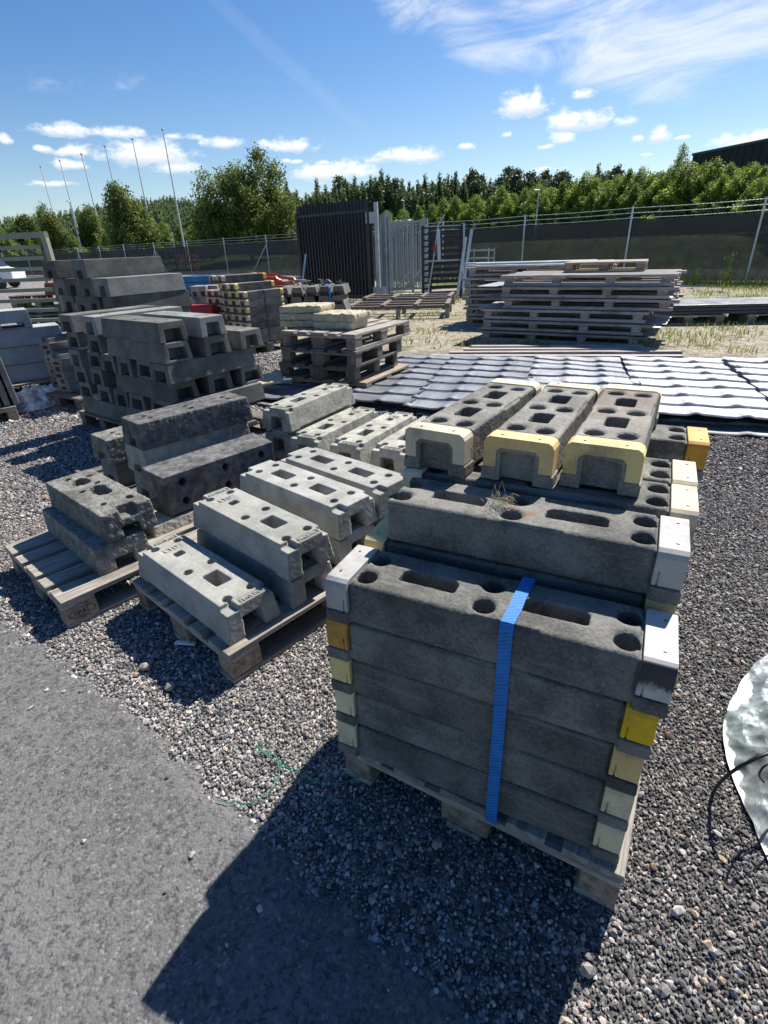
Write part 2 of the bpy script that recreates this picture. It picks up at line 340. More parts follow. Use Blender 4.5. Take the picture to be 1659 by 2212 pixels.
# ---- pallets (local: x along the 1.2 m side, y along the 0.8 m side, corner at the origin)
def pallet_parts(seed, kind='wood', L=1.2, W=.8, detail=True):
    rg = random.Random(seed); X, Y, Z = M[kind+'_x'], M[kind+'_y'], M[kind+'_x']
    def board(b, x0, x1, y0, y1, z0, z1):
        j = lambda a: rg.uniform(-a, a)
        b.box(x0+j(.004), x1+j(.004), y0+j(.003), y1+j(.003), z0, z1+j(.0012), 0, .001, .001)
    deck = MB(); ws = [.145, .10, .145, .10, .145]; gap = (W-sum(ws))/4; y = 0
    for w in ws: board(deck, 0, L, y, y+w, .1222, .144); y += w+gap
    st = MB()
    for x in (0, L/2-.0725, L-.145): board(st, x+.004, x+.141, .003, W-.003, .1002, .1218)
    P = [('deck', bake(deck.raw(), X, bevel=.002, seg=1, name='deck')), ('cross_board', bake(st.raw(), Y, bevel=.002, seg=1, name='cross_board'))]
    for x, w in ((0, .145), (L/2-.0725, .145), (L-.145, .145)):
        for yy, v in ((0, .10), (W/2-.0725, .145), (W-.10, .10)):
            b = MB(); b.box(x+.003+rg.uniform(0, .004), x+w-.003, yy+.003, yy+v-.003-rg.uniform(0, .004), .0222, .0998)
            P.append(('block', bake(b.raw(), M['chip'] if kind != 'woodd' else M['woodd_z'], bevel=.004, seg=1, name='block')))
    for yy, v in ((0, .10), (W/2-.05, .10), (W-.10, .10)):
        b = MB(); board(b, 0, L, yy, yy+v, 0, .0218); P.append(('runner_board', bake(b.raw(), X, bevel=.002, seg=1, name='runner_board')))
    return P
PAL = {k: pallet_parts(i, k) for i, k in enumerate(('wood', 'woodf', 'woodd', 'woodg'))}
PALB = {k: pallet_parts(i+20, k) for i, k in enumerate(('wood', 'woodd'))}
def pallet(label, mtx, kind='wood', group='wooden pallets', alt=False, tint=None):
    ps = (PALB if alt else PAL)[kind]
    return thing('wooden_pallet', label, 'pallet', mtx, ps, group)

# ================================================================ front pallet with the strapped feet
PF = Vector((.5238, .6876, 0)); AF = R(-31.1)
pallet('wooden pallet carrying the blue-strapped stack of black feet', xf(PF, AF+R(90)), 'wood')
T, N, AR = Vector((.891, -.454, 0)), Vector((.454, .891, 0)), R(-27.0)
PITCHZ = .124
ROWS = [('front', .977, [(-.247, 'cream', 'cream'), (-.247, 'cream', 'cream'), (-.249, 'pale', 'tan'), (-.245, 'amber', 'yellow'), (-.236, 'white', 'scuffed')]),
        ('second', 1.181, [(-.24, 'cream', 'cream'), (-.245, 'ivory', 'cream'), (-.24, 'cream', 'pale'), (-.243, 'cream', 'ivory'), (-.238, 'pale', 'tan'), (-.236, None, 'white')]),
        ('third', 1.392, [(-.22, 'cream', 'ivory'), (-.215, 'ivory', 'cream'), (-.21, 'cream', 'tan'), (-.213, 'cream', 'ivory'), (-.216, 'cream', 'pale'), (-.213, 'ivory', 'ivory')]),
        ('fourth', 1.580, [(-.21, 'cream', 'ivory'), (-.215, 'ivory', 'cream'), (-.21, 'cream', 'ivory'), (-.205, 'cream', 'tan'), (-.207, 'cream', 'ivory'), (-.21, 'ivory', 'ivory')]),
        ('rear', 1.930, [(-.19, 'cream', 'ivory'), (-.185, 'ivory', 'cream'), (-.18, 'cream', 'tan'), (-.187, 'cream', 'ivory'), (-.183, 'cream', 'ivory'), (-.165, 'ivory', 'amber')])]
for rn, nc, lays in ROWS:
    for i, (tc, lc, rc) in enumerate(lays):
        p = T*tc+N*(nc+random.uniform(-.0055, .0055))+Vector((0, 0, .1445+i*PITCHZ))
        capfoot(xf(p, AR+R(random.uniform(-.5, .5))), f'black fence foot, {layer_name(i, len(lays))} one in the {rn} row of the blue-strapped pallet',
                lc, rc, 'black fence feet on the strapped pallet')
zt = .1445+6*PITCHZ
for nm, c, a, near, far in (('leftmost', (.332, 1.677), 56.4, 'ivory', 'cream'), ('middle', (.53, 1.585), 59.1, 'tan', 'cream'), ('rightmost', (.72, 1.517), 60.5, 'pale', 'cream')):
    capfoot(xf((c[0], c[1], zt+.001), R(a)), f'greyish capped fence foot lying across the top of the strapped pallet, {nm} of three', near, far, 'capped feet laid across the stack', True)
# ---- blue strap round the front row
def ribbon(path, w, side, mat, name, th=.0022):
    b = MB(); 
    for i in range(len(path)-1): b.beam(path[i], path[i+1], w, th, 0, (0, 0, 1)) if False else None
    vs = []; fs = []; s = Vector(side)*w/2; n = len(path)
    for i, p in enumerate(path):
        p = Vector(p); d0 = (Vector(path[max(i, 1)])-Vector(path[max(i, 1)-1])).normalized(); d1 = (Vector(path[min(i+1, n-1)])-Vector(path[min(i, n-2)])).normalized()
        nn = (d0+d1).normalized().cross(Vector(side)).normalized()*th
        vs += [p-s, p+s, p+s+nn, p-s+nn]
    for i in range(n-1):
        for j in range(4): fs.append((i*4+j, i*4+(j+1) % 4, i*4+4+(j+1) % 4, i*4+4+j))
    fs += [(0, 1, 2, 3), (4*n-1, 4*n-2, 4*n-3, 4*n-4)]
    return b.add(vs, fs).mesh(name, mat)
ztop = .1445+5*PITCHZ
ps = z1(808, 345, ztop); ts = ps.dot(T); pb = z1(730, 1205, .135); tb = pb.dot(T); nf = .977-.0955
def tn(t, n, z): p = T*t+N*n; return (p.x, p.y, z)
tt = z1(905, 150, ztop).dot(T)
path = [tn(tb, nf+.05, .1175), tn(tb, nf-.012, .119), tn(tb, nf-.013, .145), tn((tb+ts)/2, nf-.004, .45), tn(ts, nf-.003, ztop-.012), tn(ts, nf+.004, ztop+.002), tn(ts+.004, nf+.05, ztop+.003), tn((ts+tt)/2, .977, ztop+.003),
        tn(tt, .977+.088, ztop+.003), tn(tt, .977+.0965, ztop-.008), tn(tt, .977+.0975, .3)]
tag(link('lashing_strap', ribbon(path, .029, tuple(T), M['strap_blue'], 'lashing_strap')), 'blue woven lashing strap tight round the front row of black feet', 'strap')
# ---- dry grass wisp and loose straws
b = MB(); g0 = z2(625, 640, zt+.004); rg = random.Random(4)
for i in range(34):
    a = rg.uniform(0, 6.28); l = rg.uniform(.03, .075); d = Vector((math.cos(a)*.5+.55, math.sin(a)*.5-.6, 0)).normalized()
    p0 = g0+Vector((rg.gauss(0, .018), rg.gauss(0, .014), rg.uniform(0, .012)))
    hgt = rg.uniform(.0, .03) if i > 5 else rg.uniform(.05, .085)
    l *= .6; hgt *= .6; b.tube([p0, p0+d*l*.5+Vector((0, 0, hgt*.8)), p0+d*l+Vector((0, 0, hgt*(.1 if i < 6 else .4)))], .0007, 4)
tag(link('straw_wisp', b.mesh('straw_wisp', M['straw'])), 'wisp of dry straw on the second row of black feet', 'straw')

# ================================================================ grey concrete feet (tapered, arched ends, letters)
def text_mesh(s, size, depth, name, mat):
    cu = bpy.data.curves.new('t', 'FONT'); cu.body = s; cu.size = size; cu.extrude = depth; cu.align_x = 'CENTER'; cu.align_y = 'CENTER'; cu.resolution_u = 2
    o = bpy.data.objects.new('t', cu); COL.objects.link(o)
    dg = bpy.context.evaluated_depsgraph_get(); dg.update()
    me = bpy.data.meshes.new_from_object(o.evaluated_get(dg)); me.name = name
    bpy.data.objects.remove(o); bpy.data.curves.remove(cu)
    me.materials.clear(); me.materials.append(mat); return me
def trap(l, wb, wt, h):
    b = MB(); b.box(-l/2, l/2, -wb/2, wb/2, 0, h, 0, .012, (wb-wt)/2); return b
def grey_foot(two, mats, l=.752, wb=.25, wt=.205, h=.145, vox=.0042, rough=.0016, cutnotch=True):
    b = trap(l, wb, wt, h); hl = l/2
    c0 = MB()                                                     # arched tunnel in both ends, stepped foot
    for s in (-1, 1):
        x0, x1 = (s*hl-.13, s*hl+.05) if s > 0 else (s*hl-.05, s*hl+.13)
        c0.prism([(-.05, -.02), (.05, -.02), (.043, .088), (-.043, .088)], 'x', x0, x1)
    c0.box(-hl+.09, hl-.09, -.2, -wb/2+.012, -.02, .012); c0.box(-hl+.09, hl-.09, wb/2-.012, .2, -.02, .012)
    c1 = MB()
    px = .262
    for x in (-px-.03, .0, px+.03):
        for y in (-.055, .055): c1.cyl(x, y, .0205, .02, .3, 22)
    if two:
        for x in (-.155, .15): c1.box(x-.07, x+.07, -.034, .034, .01, .3)
    else:
        c1.box(-.195, -.152, -.022, .022, .01, .3); c1.box(.075, .19, -.036, .036, .01, .3)
    c2 = MB()
    ex = hl-.012
    for s in (-1, 1):                                             # stepped corners and a recessed name plate at each end
        xa, xb = (ex-.05, ex+.1) if s > 0 else (-ex-.1, -ex+.05)
        c2.box(xa, xb, -wb, -wt/2+.052, h-.022, .3); c2.box(xa, xb, wt/2-.022, wb, h-.022, .3)
        if not two:
            xa, xb = (ex-.041, ex-.008) if s > 0 else (-ex+.008, -ex+.041)
            c2.box(xa, xb, -wt/2+.062, wt/2-.03, h-.008, .3)
        else:
            xa, xb = (ex-.058, ex-.05) if s > 0 else (-ex+.05, -ex+.058)
            c2.box(xa, xb, -wt/2+.052, wt/2-.022, h-.012, .3)
    c3 = MB()
    if not two: c3.box(-.262, -.215, -.05, .045, h-.004, .3)
    return bake(b.raw(), mats, [c0, c1, c2, c3] if not two else [c0, c1, c2], voxel=vox, rough=rough, rscale=.03, smooth=1, name='foot_body')
G1 = grey_foot(False, M['conc']); G2 = grey_foot(True, M['conc'], l=.79, wb=.262, wt=.225)
LET = text_mesh('BIERVAE', .026, .004, 'lettering', M['conc']); LTD = text_mesh('LTD', .04, .003, 'lettering', M['conc'])
def lets(flip_a=-90, h=.145, l=.752):
    out = []
    for me, x, y, a, z in ((LET, l/2-.0365, .016, -90, h-.006), (LET, -l/2+.0365, .016, 90, h-.006), (LTD, -.238, -.002, 90, h-.003)):
        n = me.copy(); n.transform(xf((x, y, z), R(a))); out.append(('lettering', n))
    return out
LETS = lets()
def greyfoot(mtx, label, two=False, mat=None, group=None, top=True):
    if two or not top: return solo('concrete_block', label, 'fence foot', mtx, G2 if two else G1, group, mat)
    return thing('concrete_block', label, 'fence foot', mtx, [('body', G2 if two else G1, mat)]+([(n, m, mat) for n, m in LETS] if top and not two else []), group)
CM = Vector((-.599, 1.4946, 0)); AM = R(-43.14); EU = Vector((math.cos(AM), math.sin(AM), 0)); EV = Vector((-math.sin(AM), math.cos(AM), 0))
pallet('grey pallet carrying the pale concrete feet in the middle', xf(CM, AM+R(90)), 'wood', alt=True)
GM = 'pale concrete feet on the middle pallet'
def mid(u, v, z, da=0): p = CM+EU*u+EV*v; return xf((p.x, p.y, z), AM+R(da))
greyfoot(mid(-.419, .16, .1445), 'pale grey concrete foot nearest the front edge of the middle pallet', group=GM)
greyfoot(mid(-.405, .455, .1445, .6), 'pale concrete foot, lower one of the middle pair on the middle pallet', group=GM, top=False)
greyfoot(mid(-.395, .455, .290, -.6), 'pale concrete foot with lettered ends, upper one of the middle pair', group=GM)
greyfoot(mid(-.505, .815, .1445), 'pale two-slot concrete foot at the bottom of the third column, middle pallet', True, group=GM)
greyfoot(mid(-.500, .815, .290), 'pale two-slot concrete foot on top of the third column, middle pallet', True, group=GM)
greyfoot(mid(-.505, 1.085, .1445), 'pale two-slot concrete foot at the bottom of the rear column, middle pallet', True, group=GM)
greyfoot(mid(-.498, 1.083, .290), 'pale two-slot concrete foot on top of the rear column, middle pallet', True, group=GM)
DL, DS, AB = Vector((.53, .848, 0)), Vector((.848, -.53, 0)), R(58)
pb = DS*-2.50+DL*2.36
pallet('pallet under the four columns of weathered concrete feet', xf((pb.x, pb.y, 0), R(-32)), 'wood')
for nm, s, l, top in (('far left', -2.315, 2.80, 3), ('second', -2.075, 2.765, 2), ('third', -1.765, 2.77, 2), ('far right', -1.49, 2.80, 2)):
    for i in range(top):
        p = DS*s+DL*l
        greyfoot(xf((p.x, p.y, .1445+i*.1455), AB+R(180+random.uniform(-1, 1))), f'weathered concrete foot, {layer_name(i, top)} of the {nm} column behind the middle pallet', mat=M['conc_old'],
                 group='weathered concrete feet behind the middle pallet', top=i == top-1)
# ================================================================ left pallet: rough rubber feet
def rough_foot(l, wb, wt, h, holes, mat, vox=.0048, rough=.007, extra=None, arch=True):
    b = trap(l, wb, wt, h); cs = []
    if arch:
        c = MB(); c.box(-l/2-.05, -l/2+.10, -.045, .045, -.02, .055); c.box(l/2-.10, l/2+.05, -.045, .045, -.02, .055); cs.append(c)
    c = MB()
    for x, y, r in holes: c.cyl(x, y, r, .02, .4, 18)
    if holes: cs.append(c)
    if extra: cs.append(extra)
    return bake(b.raw(), mat, cs, voxel=vox, rough=rough, rscale=.022, smooth=2, name='foot_body')
six = [(x, y, .017) for x in (-.26, .0, .26) for y in (-.045, .03)]
RF6 = rough_foot(.75, .255, .235, .155, six, M['rough_dark'])
RFJ = rough_foot(.71, .255, .245, .138, [(-.25, 0, .024), (-.09, 0, .024), (.09, 0, .024), (.25, 0, .02)], M['rough'])
ex = MB(); ex.box(.28, .45, -.035, .05, .09, .3); ex.box(.20, .245, .055, .085, .1, .3)
RFK = rough_foot(.70, .25, .24, .138, [(-.27, -.03, .017), (-.235, .065, .017), (-.10, .05, .017), (-.04, -.05, .017), (-.17, .0, .045), (.02, .015, .04), (-.02, .02, .04), (.06, .02, .036), (-.20, .0, .04), (.2, -.05, .017)], M['rough'], extra=ex, rough=.0075)
RFP = rough_foot(.745, .255, .235, .165, [], M['block2'], rough=.002, vox=.005)
RFL = bake(trap(.74, .25, .225, .205).raw(), M['rough_dark'], [(lambda c: [c.cyl(x, y, .022, .03, .4, 20) for x in (-.25, .02, .27) for y in (-.055, .055)] and c)(MB()), (lambda c: c.box(-.45, -.3, -.06, .06, -.02, .09).box(.3, .45, -.06, .06, -.02, .09))(MB())], voxel=.005, rough=.002, smooth=1, name='foot_body')
BAR = rough_foot(.66, .2, .17, .056, [], M['conc_old'], rough=.006, vox=.005, arch=False)
C2 = Vector((-1.424, 1.872, 0)); A2 = R(-43.02); EU2 = Vector((math.cos(A2), math.sin(A2), 0)); EV2 = Vector((-math.sin(A2), math.cos(A2), 0))
def lef(u, v): p = C2+EU2*u+EV2*v; return p
def L3(u, v, z, a=0, rx=0, ry=0): p = lef(u, v); return xf((p.x, p.y, z), A2+R(a), rx, ry)
P3 = pallet('weathered pallet stamped EPAL under the rough rubber feet', xf(C2, A2+R(90)), 'wood')
# the stamp on its corner block: an oval with letters, burnt into the long side
st = MB(); n = 28
for i in range(n):
    a0, a1 = 2*math.pi*i/n, 2*math.pi*(i+1)/n
    st.add([(x*c, y*s, 0) for x, y, c, s in ((.058, .026, math.cos(a0), math.sin(a0)), (.058, .026, math.cos(a1), math.sin(a1)), (.0545, .0235, math.cos(a1), math.sin(a1)), (.0545, .0235, math.cos(a0), math.sin(a0)))], [(0, 1, 2, 3)])
te = text_mesh('EPAL', .034, 0, 'stamp', M['ink']); bm = bmesh.new(); bm.from_mesh(st.mesh('stamp', M['ink'])); bm.from_mesh(te); bm.to_mesh(te); bm.free()
te.transform(xf((.0725, .0012, .061), 0, R(90)))
link('stamp', te, P3)
GL = 'rough dark feet on the left pallets'
solo('rubber_block', 'dark rough rubber foot with a row of holes flat on the left pallet', 'fence foot', L3(-.43, .335, .1445), RFJ, GL)
solo('rubber_block', 'rough rubber foot with odd round and oval holes and a notched end', 'fence foot', L3(-.435, .40, .283, 1.5), RFK, GL)
solo('rubber_block', 'long dark foot tipped on its side showing a face with round holes', 'fence foot', L3(-.4625, 1.03, .3255, 90, 0, 0) @ Matrix.Rotation(R(90), 4, 'X'), RFL, GL)
solo('concrete_bar', 'low weathered concrete bar under the tipped dark foot', 'concrete bar', L3(-.33, .88, .1445, 90), BAR, GL)
p = lef(-.84, .66)
pallet('mostly hidden pallet under the stacked rough feet behind the left pallet', xf((p.x, p.y, 0), A2+R(90)), 'woodd')
solo('concrete_block', 'bottom grey foot of the three-high pile topped by a rough foot with six holes', 'fence foot', L3(-.755, 1.13, .1445, 90), RFP, GL)
solo('concrete_block', 'smooth grey foot directly below the rough foot with six holes', 'fence foot', L3(-.765, 1.125, .3125, 90.5), RFP, GL, M['conc_old'])
solo('rubber_block', 'rough black rubber foot with six holes, topmost of its three-high pile', 'fence foot', L3(-.745, 1.135, .4805, 89), RF6, GL)
solo('concrete_block', 'grey foot beneath the worn foot at the left edge of the pile', 'fence foot', L3(-1.18, 1.10, .1445, 90), RFP, GL, M['block'])
solo('rubber_block', 'worn rough foot left of the three-high pile, its end slot in shadow', 'fence foot', L3(-1.17, 1.08, .3125, 91), RF6, GL, M['rough'])

# ================================================================ simple dark block feet for the big stacks
def block_foot(l, w, h, taper=.018, slot=(.16, .092), mats=None, top=0, flange=False):
    b = trap(l, w, w-2*taper, h); c = MB(); s = slot
    if flange:
        c.box(-l/2-.1, l/2+.1, -w*.17, w*.17, h*.62, 1); c.box(-l/2-.1, l/2+.1, -w, -w*.42, h*.62, 1)
    for sg in (-1, 1):
        x0, x1 = (l/2-.10, l/2+.1) if sg > 0 else (-l/2-.1, -l/2+.10)
        c.prism([(-s[0]/2, -.05 if top == 0 else .02), (s[0]/2, -.05 if top == 0 else .02), (s[0]/2-.012, s[1]), (-s[0]/2+.012, s[1])], 'x', x0, x1)
    c2 = MB()
    if not flange:
        for x in (-.28*l/.85, 0, .28*l/.85):
            for y in (-.05, .05): c2.cyl(x, y, .018, .03, 1, 12)
    return bake(b.raw(), mats or M['block'], [c, c2] if not flange else [c], bevel=.006, seg=2, name='block_foot')
BF = [block_foot(.86, .25, .1475, .018, (.16, .092)), block_foot(.86, .245, .1475, .014, (.14, .10)), block_foot(.86, .25, .1475, .02, (.165, .105), M['block'], 1)]
BO = Vector((-2.873, 5.048, 0)); E1 = Vector((1.28, -1.01, 0)).normalized(); E2 = Vector((-E1.y, E1.x, 0)); A1 = math.atan2(E1.y, E1.x)
GB = 'dark concrete feet in the big left stack'; BZ = .1445; BH = .149
def blk(s, t, lay, along, label, da=0, mat=None, v=0):
    """s along the near-left face, t into the stack (near end), along: 'in' lies into the stack, 'face' lies along the face"""
    c = (s+.0, t+.43) if along == 'in' else (s, t)
    p = BO+E1*c[0]+E2*c[1]
    a = A1+(R(90) if along == 'in' else 0)+R(da+random.uniform(-1.2, 1.2))
    return solo('concrete_block', label, 'fence foot', xf((p.x, p.y, BZ+lay*BH), a), BF[v], GB, mat)
for w, (s, t) in (('left', (-.1, -.02)), ('right', (.86, 0.02))):
    q = BO+E1*s+E2*t
    pallet(f'{w} pallet beneath the big stack of dark concrete feet', xf((q.x, q.y, 0), A1, 0, 0, (.72, 1.1, 1)), 'woodd', alt=True)
lname = lambda i: layer_name(i, 6)
cols = {0: [('face', .42, .13), ('face', 1.22, .13), ('face', .42, .6), ('face', 1.22, .6)],
        1: [('in', .13, 0), ('in', .42, .03), ('in', .73, .02), ('in', 1.03, 0), ('in', 1.32, .03), ('in', 1.56, 0)],
        2: [('in', .12, 0), ('in', .40, .02), ('face', 1.18, .13), ('face', 1.19, .47), ('face', 1.20, .80)],
        3: [('in', .12, .0), ('in', .41, .03), ('in', .70, .01), ('in', .98, .0), ('in', 1.255, .02), ('in', 1.515, -.01)],
        4: [('in', .14, .02), ('in', .50, .03), ('face', 1.20, .125), ('face', 1.22, .47), ('face', 1.22, .82)],
        5: [('in', .13, 0), ('in', .52, .02), ('face', 1.19, .125), ('face', 1.23, .46)]}
for lay, lst in cols.items():
    k = [0, 0]
    for al, s, t in lst:
        q = 0 if al == 'in' else 1; k[q] += 1; nn = sum(1 for x in lst if x[0] == al)
        pos = (['first', 'second', 'third', 'fourth', 'fifth', 'sixth'][k[q]-1])
        lab = (f'dark slotted foot end, {pos} from left in the {lname(lay)} layer of the big stack' if q == 0 else
               f'dark foot lying sideways, {pos} from front in the {lname(lay)} layer of the big stack')
        blk(s, t, lay, al, ' '.join(lab.split()[:18]), mat=M['block2'] if (lay*3+k[q]) % 7 == 3 else None, v=(lay+k[q]) % 3)
# ---- rear left stack: larger dark weights
BW = block_foot(.98, .29, .188, .012, (.12, .08)); BW2 = block_foot(.98, .29, .188, .02, (.13, .11))
GW = 'large dark weights in the rear left stack'
def wt(x, y, z, a, label, v=0, mat=None): return solo('concrete_weight', label, 'concrete weight', xf((x, y, z), R(a)), (BW, BW2)[v], GW, mat)
WZ = lambda i: .145+i*.189
_d = FW*F+RT*((80+530*.3255)*.932-829.5)-UP*(601-1106); OW = Vector((_d.x*6.2/_d.y, 6.2, 0)); AW = R(55); ED = Vector((math.cos(AW), math.sin(AW), 0)); EP = Vector((-ED.y, ED.x, 0))
for k, t in enumerate((.0, .66)):
    q = OW+ED*.02+EP*t; pallet(f'dark pallet beneath the rear left stack of large weights, {("right", "left")[k]} one', xf((q.x, q.y, 0), AW, 0, 0, (.8, .8, 1)), 'woodd')
for i in range(7):
    for k, (t, s) in enumerate(((.145, .48), (.45, .46), (.80, .50), (1.12, .47))):
        if i == 6 and k in (1, 3): continue
        if i == 6: s, t = (.44, .47) if k == 0 else (.46, 1.12)
        if i == 4: s += .05
        q = OW+ED*(s+random.uniform(-.03, .03))+EP*t
        wt(q.x, q.y, WZ(i), 55+random.uniform(-1.3, 1.3), f'large dark weight, {layer_name(i, 7)} layer, {("first", "second", "third", "fourth")[k]} from right in the rear left stack', (i+k) % 2, M['block2'] if (i*5+k) % 6 == 1 else None)
# ---- small flanged feet, far left
FL = block_foot(.8, .24, .135, .004, (.12, .05), M['block2'], 1, True)
pf = zD(85, 985, .144)
GF = 'flanged concrete feet at far left'
for i in range(4):
    for k, (dx, dy) in enumerate(((0, 0), (.22, -.27))):
        q = pf+Vector((.30, .42, 0))+Vector((dx, dy, 0))*1.0
        if k == 1 and i == 3: continue
        solo('concrete_block', f'flanged grey foot, {layer_name(i, 4 if k == 0 else 3)} of the {"outer" if k == 0 else "inner"} column left of the big dark stack', 'fence foot', xf((q.x, q.y, .1445+i*.137), R(58+random.uniform(-2, 2))), FL, GF)
pallet('dark pallet under the flanged grey feet at far left', xf((pf.x-.1, pf.y-.1, 0), R(-32), 0, 0, (.75, 1, 1)), 'woodd', alt=True)

# ================================================================ long blue-grey barriers, far left
def long_block(slots, l=2.6, w=.42, h=.2):
    b = trap(l, w, w-.04, h); c = MB()
    for x in slots: c.box(l/2-x-.12, l/2-x+.12, -1, 1, .008, .062)
    return bake(b.raw(), M['bluegrey'], [c] if slots else None, bevel=.007, name='barrier_block')
LBS = [long_block(q) for q in ((), (.2, .76, 1.4, 2.0), (.23, .79, 1.4, 2.0))]
for i in range(5):
    end = Vector((-3.92, 6.92, 0)) if i < 3 else Vector((-4.16, 6.76, 0)) if i == 3 else Vector((-4.42, 6.60, 0))
    dv = Vector((.82, .57, 0)).normalized()
    c = end-dv*1.3+Vector((-dv.y, dv.x, 0))*.21
    solo('concrete_barrier', f'long blue-grey concrete barrier, {layer_name(i, 5)} of five at the left edge', 'concrete barrier', xf((c.x, c.y, .145+i*.2045), math.atan2(dv.y, dv.x)), LBS[0 if i < 3 else i-2], 'long blue-grey barriers')
b0 = Vector((-5.9, 5.35, 0)); pallet('pale pallet under the long blue-grey barriers', xf((-4.95, 6.0, 0), R(34.8)), 'woodf')
# ---- standing rounded slabs, shrink wrap and pallet in front of them
SLP = [(-.30, 0), (.30, 0), (.31, .02), (.31, .58), (.285, .66), (.20, .70), (-.20, .70), (-.285, .66), (-.31, .58), (-.31, .02)]
def slab(th): return bake(MB().prism(SLP, 'x', -th/2, th/2).raw(), M['block2'], None, bevel=.008, name='slab')
SL = slab(.055)
sp = z0(215, 2080, 0)
pallet('worn pallet at the left edge carrying upright rounded slabs', xf((sp.x+.02, sp.y-.02, 0), R(128)), 'wood')
for i, (o, z) in enumerate(((-.02, .146), (.07, .146), (.16, .146), (.27, .146))):
    q = sp+Vector((math.cos(R(128)), math.sin(R(128)), 0))*.325+Vector((math.cos(R(218)), math.sin(R(218)), 0))*o
    solo('stone_slab', f'upright slab with rounded top corners, {["nearest the plastic bag", "second from the bag", "third from the bag", "at the picture edge"][i]}', 'slab', xf((q.x, q.y, z), R(38+2*i), 0, R(-3)), SL, 'upright slabs on the left pallet')
def crumple(name, pts, h, mat, seed, n=26, amp=.05, base=0.0, sub=1, dome=True):
    """crumpled sheet: a grid filled over a polygonal outline, raised and creased"""
    rg = np.random.default_rng(seed); P = np.array([(p[0], p[1]) for p in pts]); c = P.mean(0); k = len(P)
    vs = []; fs = []; m = n*4
    ang = [math.atan2(p[1]-c[1], p[0]-c[0]) for p in P]; o = np.argsort(ang); A = np.array(ang)[o]; D = np.linalg.norm(P-c, axis=1)[o]
    A = np.concatenate([A-2*math.pi, A, A+2*math.pi]); D = np.concatenate([D, D, D])
    dirs = [(rg.uniform(0, 6.28), math.exp(rg.uniform(1.6, 4.2)), rg.uniform(0, 6.28), rg.uniform(2, 9), rg.uniform(0, 6.28)) for _ in range(22)]; tw = sum(q[1]**-.75 for q in dirs)
    for i in range(n+1):
        for j in range(m):
            a = -math.pi+2*math.pi*j/m; rr = np.interp(a, A, D)*i/n
            x, y = c[0]+rr*math.cos(a), c[1]+rr*math.sin(a)
            z = sum(w**-.75*(1-abs(math.sin(w*(x*math.cos(t)+y*math.sin(t)+.045*math.sin(v*(x*math.sin(t)-y*math.cos(t))+p2)+.02*math.sin(19*x+ph)*math.cos(23*y+p2))+ph))) for t, w, ph, v, p2 in dirs)/tw
            e = i/n; z = base+h*((1-e**2.2) if dome else 1)*(.75+.5*z)+amp*(z-.4)*(1-.55*e)
            vs.append((x, y, max(z+.014, .016)))
    for i in range(n):
        for j in range(m): fs.append((i*m+j, i*m+(j+1) % m, (i+1)*m+(j+1) % m, (i+1)*m+j))
    return MB().add(vs, fs).mesh(name, mat, False)
m, t, bs, o = newmat('clear_plastic_film'); v, _ = coords(t)
tr = t.n('ShaderNodeBsdfTransparent'); mx = t.n('ShaderNodeMixShader'); t.l(t.rng(t.noise(v, 9, 5), .35, .65, .22, .85), mx.inputs[0]); t.l(tr.outputs[0], mx.inputs[1]); t.l(bs.outputs[0], mx.inputs[2]); t.l(mx.outputs[0], o.inputs[0])
bs.inputs['Base Color'].default_value = (.92, .94, .95, 1); bs.inputs['Roughness'].default_value = .18; M['film'] = m
bq = [z0(185, 1890, .1), z0(240, 2020, 0), z0(350, 2000, 0), z0(540, 1870, 0), z0(540, 1830, 0), z0(430, 1760, .1), z0(330, 1740, .15)]
tag(link('plastic_bag', crumple('plastic_bag', [(-4.2, 5.75), (-3.9, 5.6), (-3.65, 5.85), (-3.55, 6.2), (-3.75, 6.45), (-4.1, 6.35), (-4.3, 6.05)], .2, M['film'], 3, 22, .30)), 'crumpled clear plastic bag on the gravel beside the upright slabs', 'plastic bag')

# ================================================================ olive steel rack, far left
rk = MB(); tp = atd(98*1.0, 500, 10.2); px_, py_ = tp.x, tp.y
rd = Vector((.995, -.09, 0)).normalized()
def rp(s, z, o=0): p = Vector((px_, py_, 0))+rd*s+Vector((rd.y, -rd.x, 0))*o; return Vector((p.x, p.y, z))
ht = tp.z
r0 = thing('steel_rack', 'olive steel frame rack with many horizontal slats at the left edge', 'rack', xf((px_, py_, 0)), [])
def rpart(name, mb):
    me = mb.mesh(name, M['olive']); me.transform(Matrix.Translation((-px_, -py_, 0))); link(name, me, r0)
for s in (-.04, -3.2): rpart('post', MB().beam(rp(s, 0), rp(s, ht), .08, .08, 0, tuple(rd)))
rpart('top_rail', MB().beam(rp(.0, ht-.04), rp(-3.2, ht-.04), .07, .08))
for i in range(11): rpart('slat', MB().beam(rp(-.10, .18+i*(ht-.38)/10, .06), rp(-3.2, .18+i*(ht-.38)/10, .06), .05, .052))
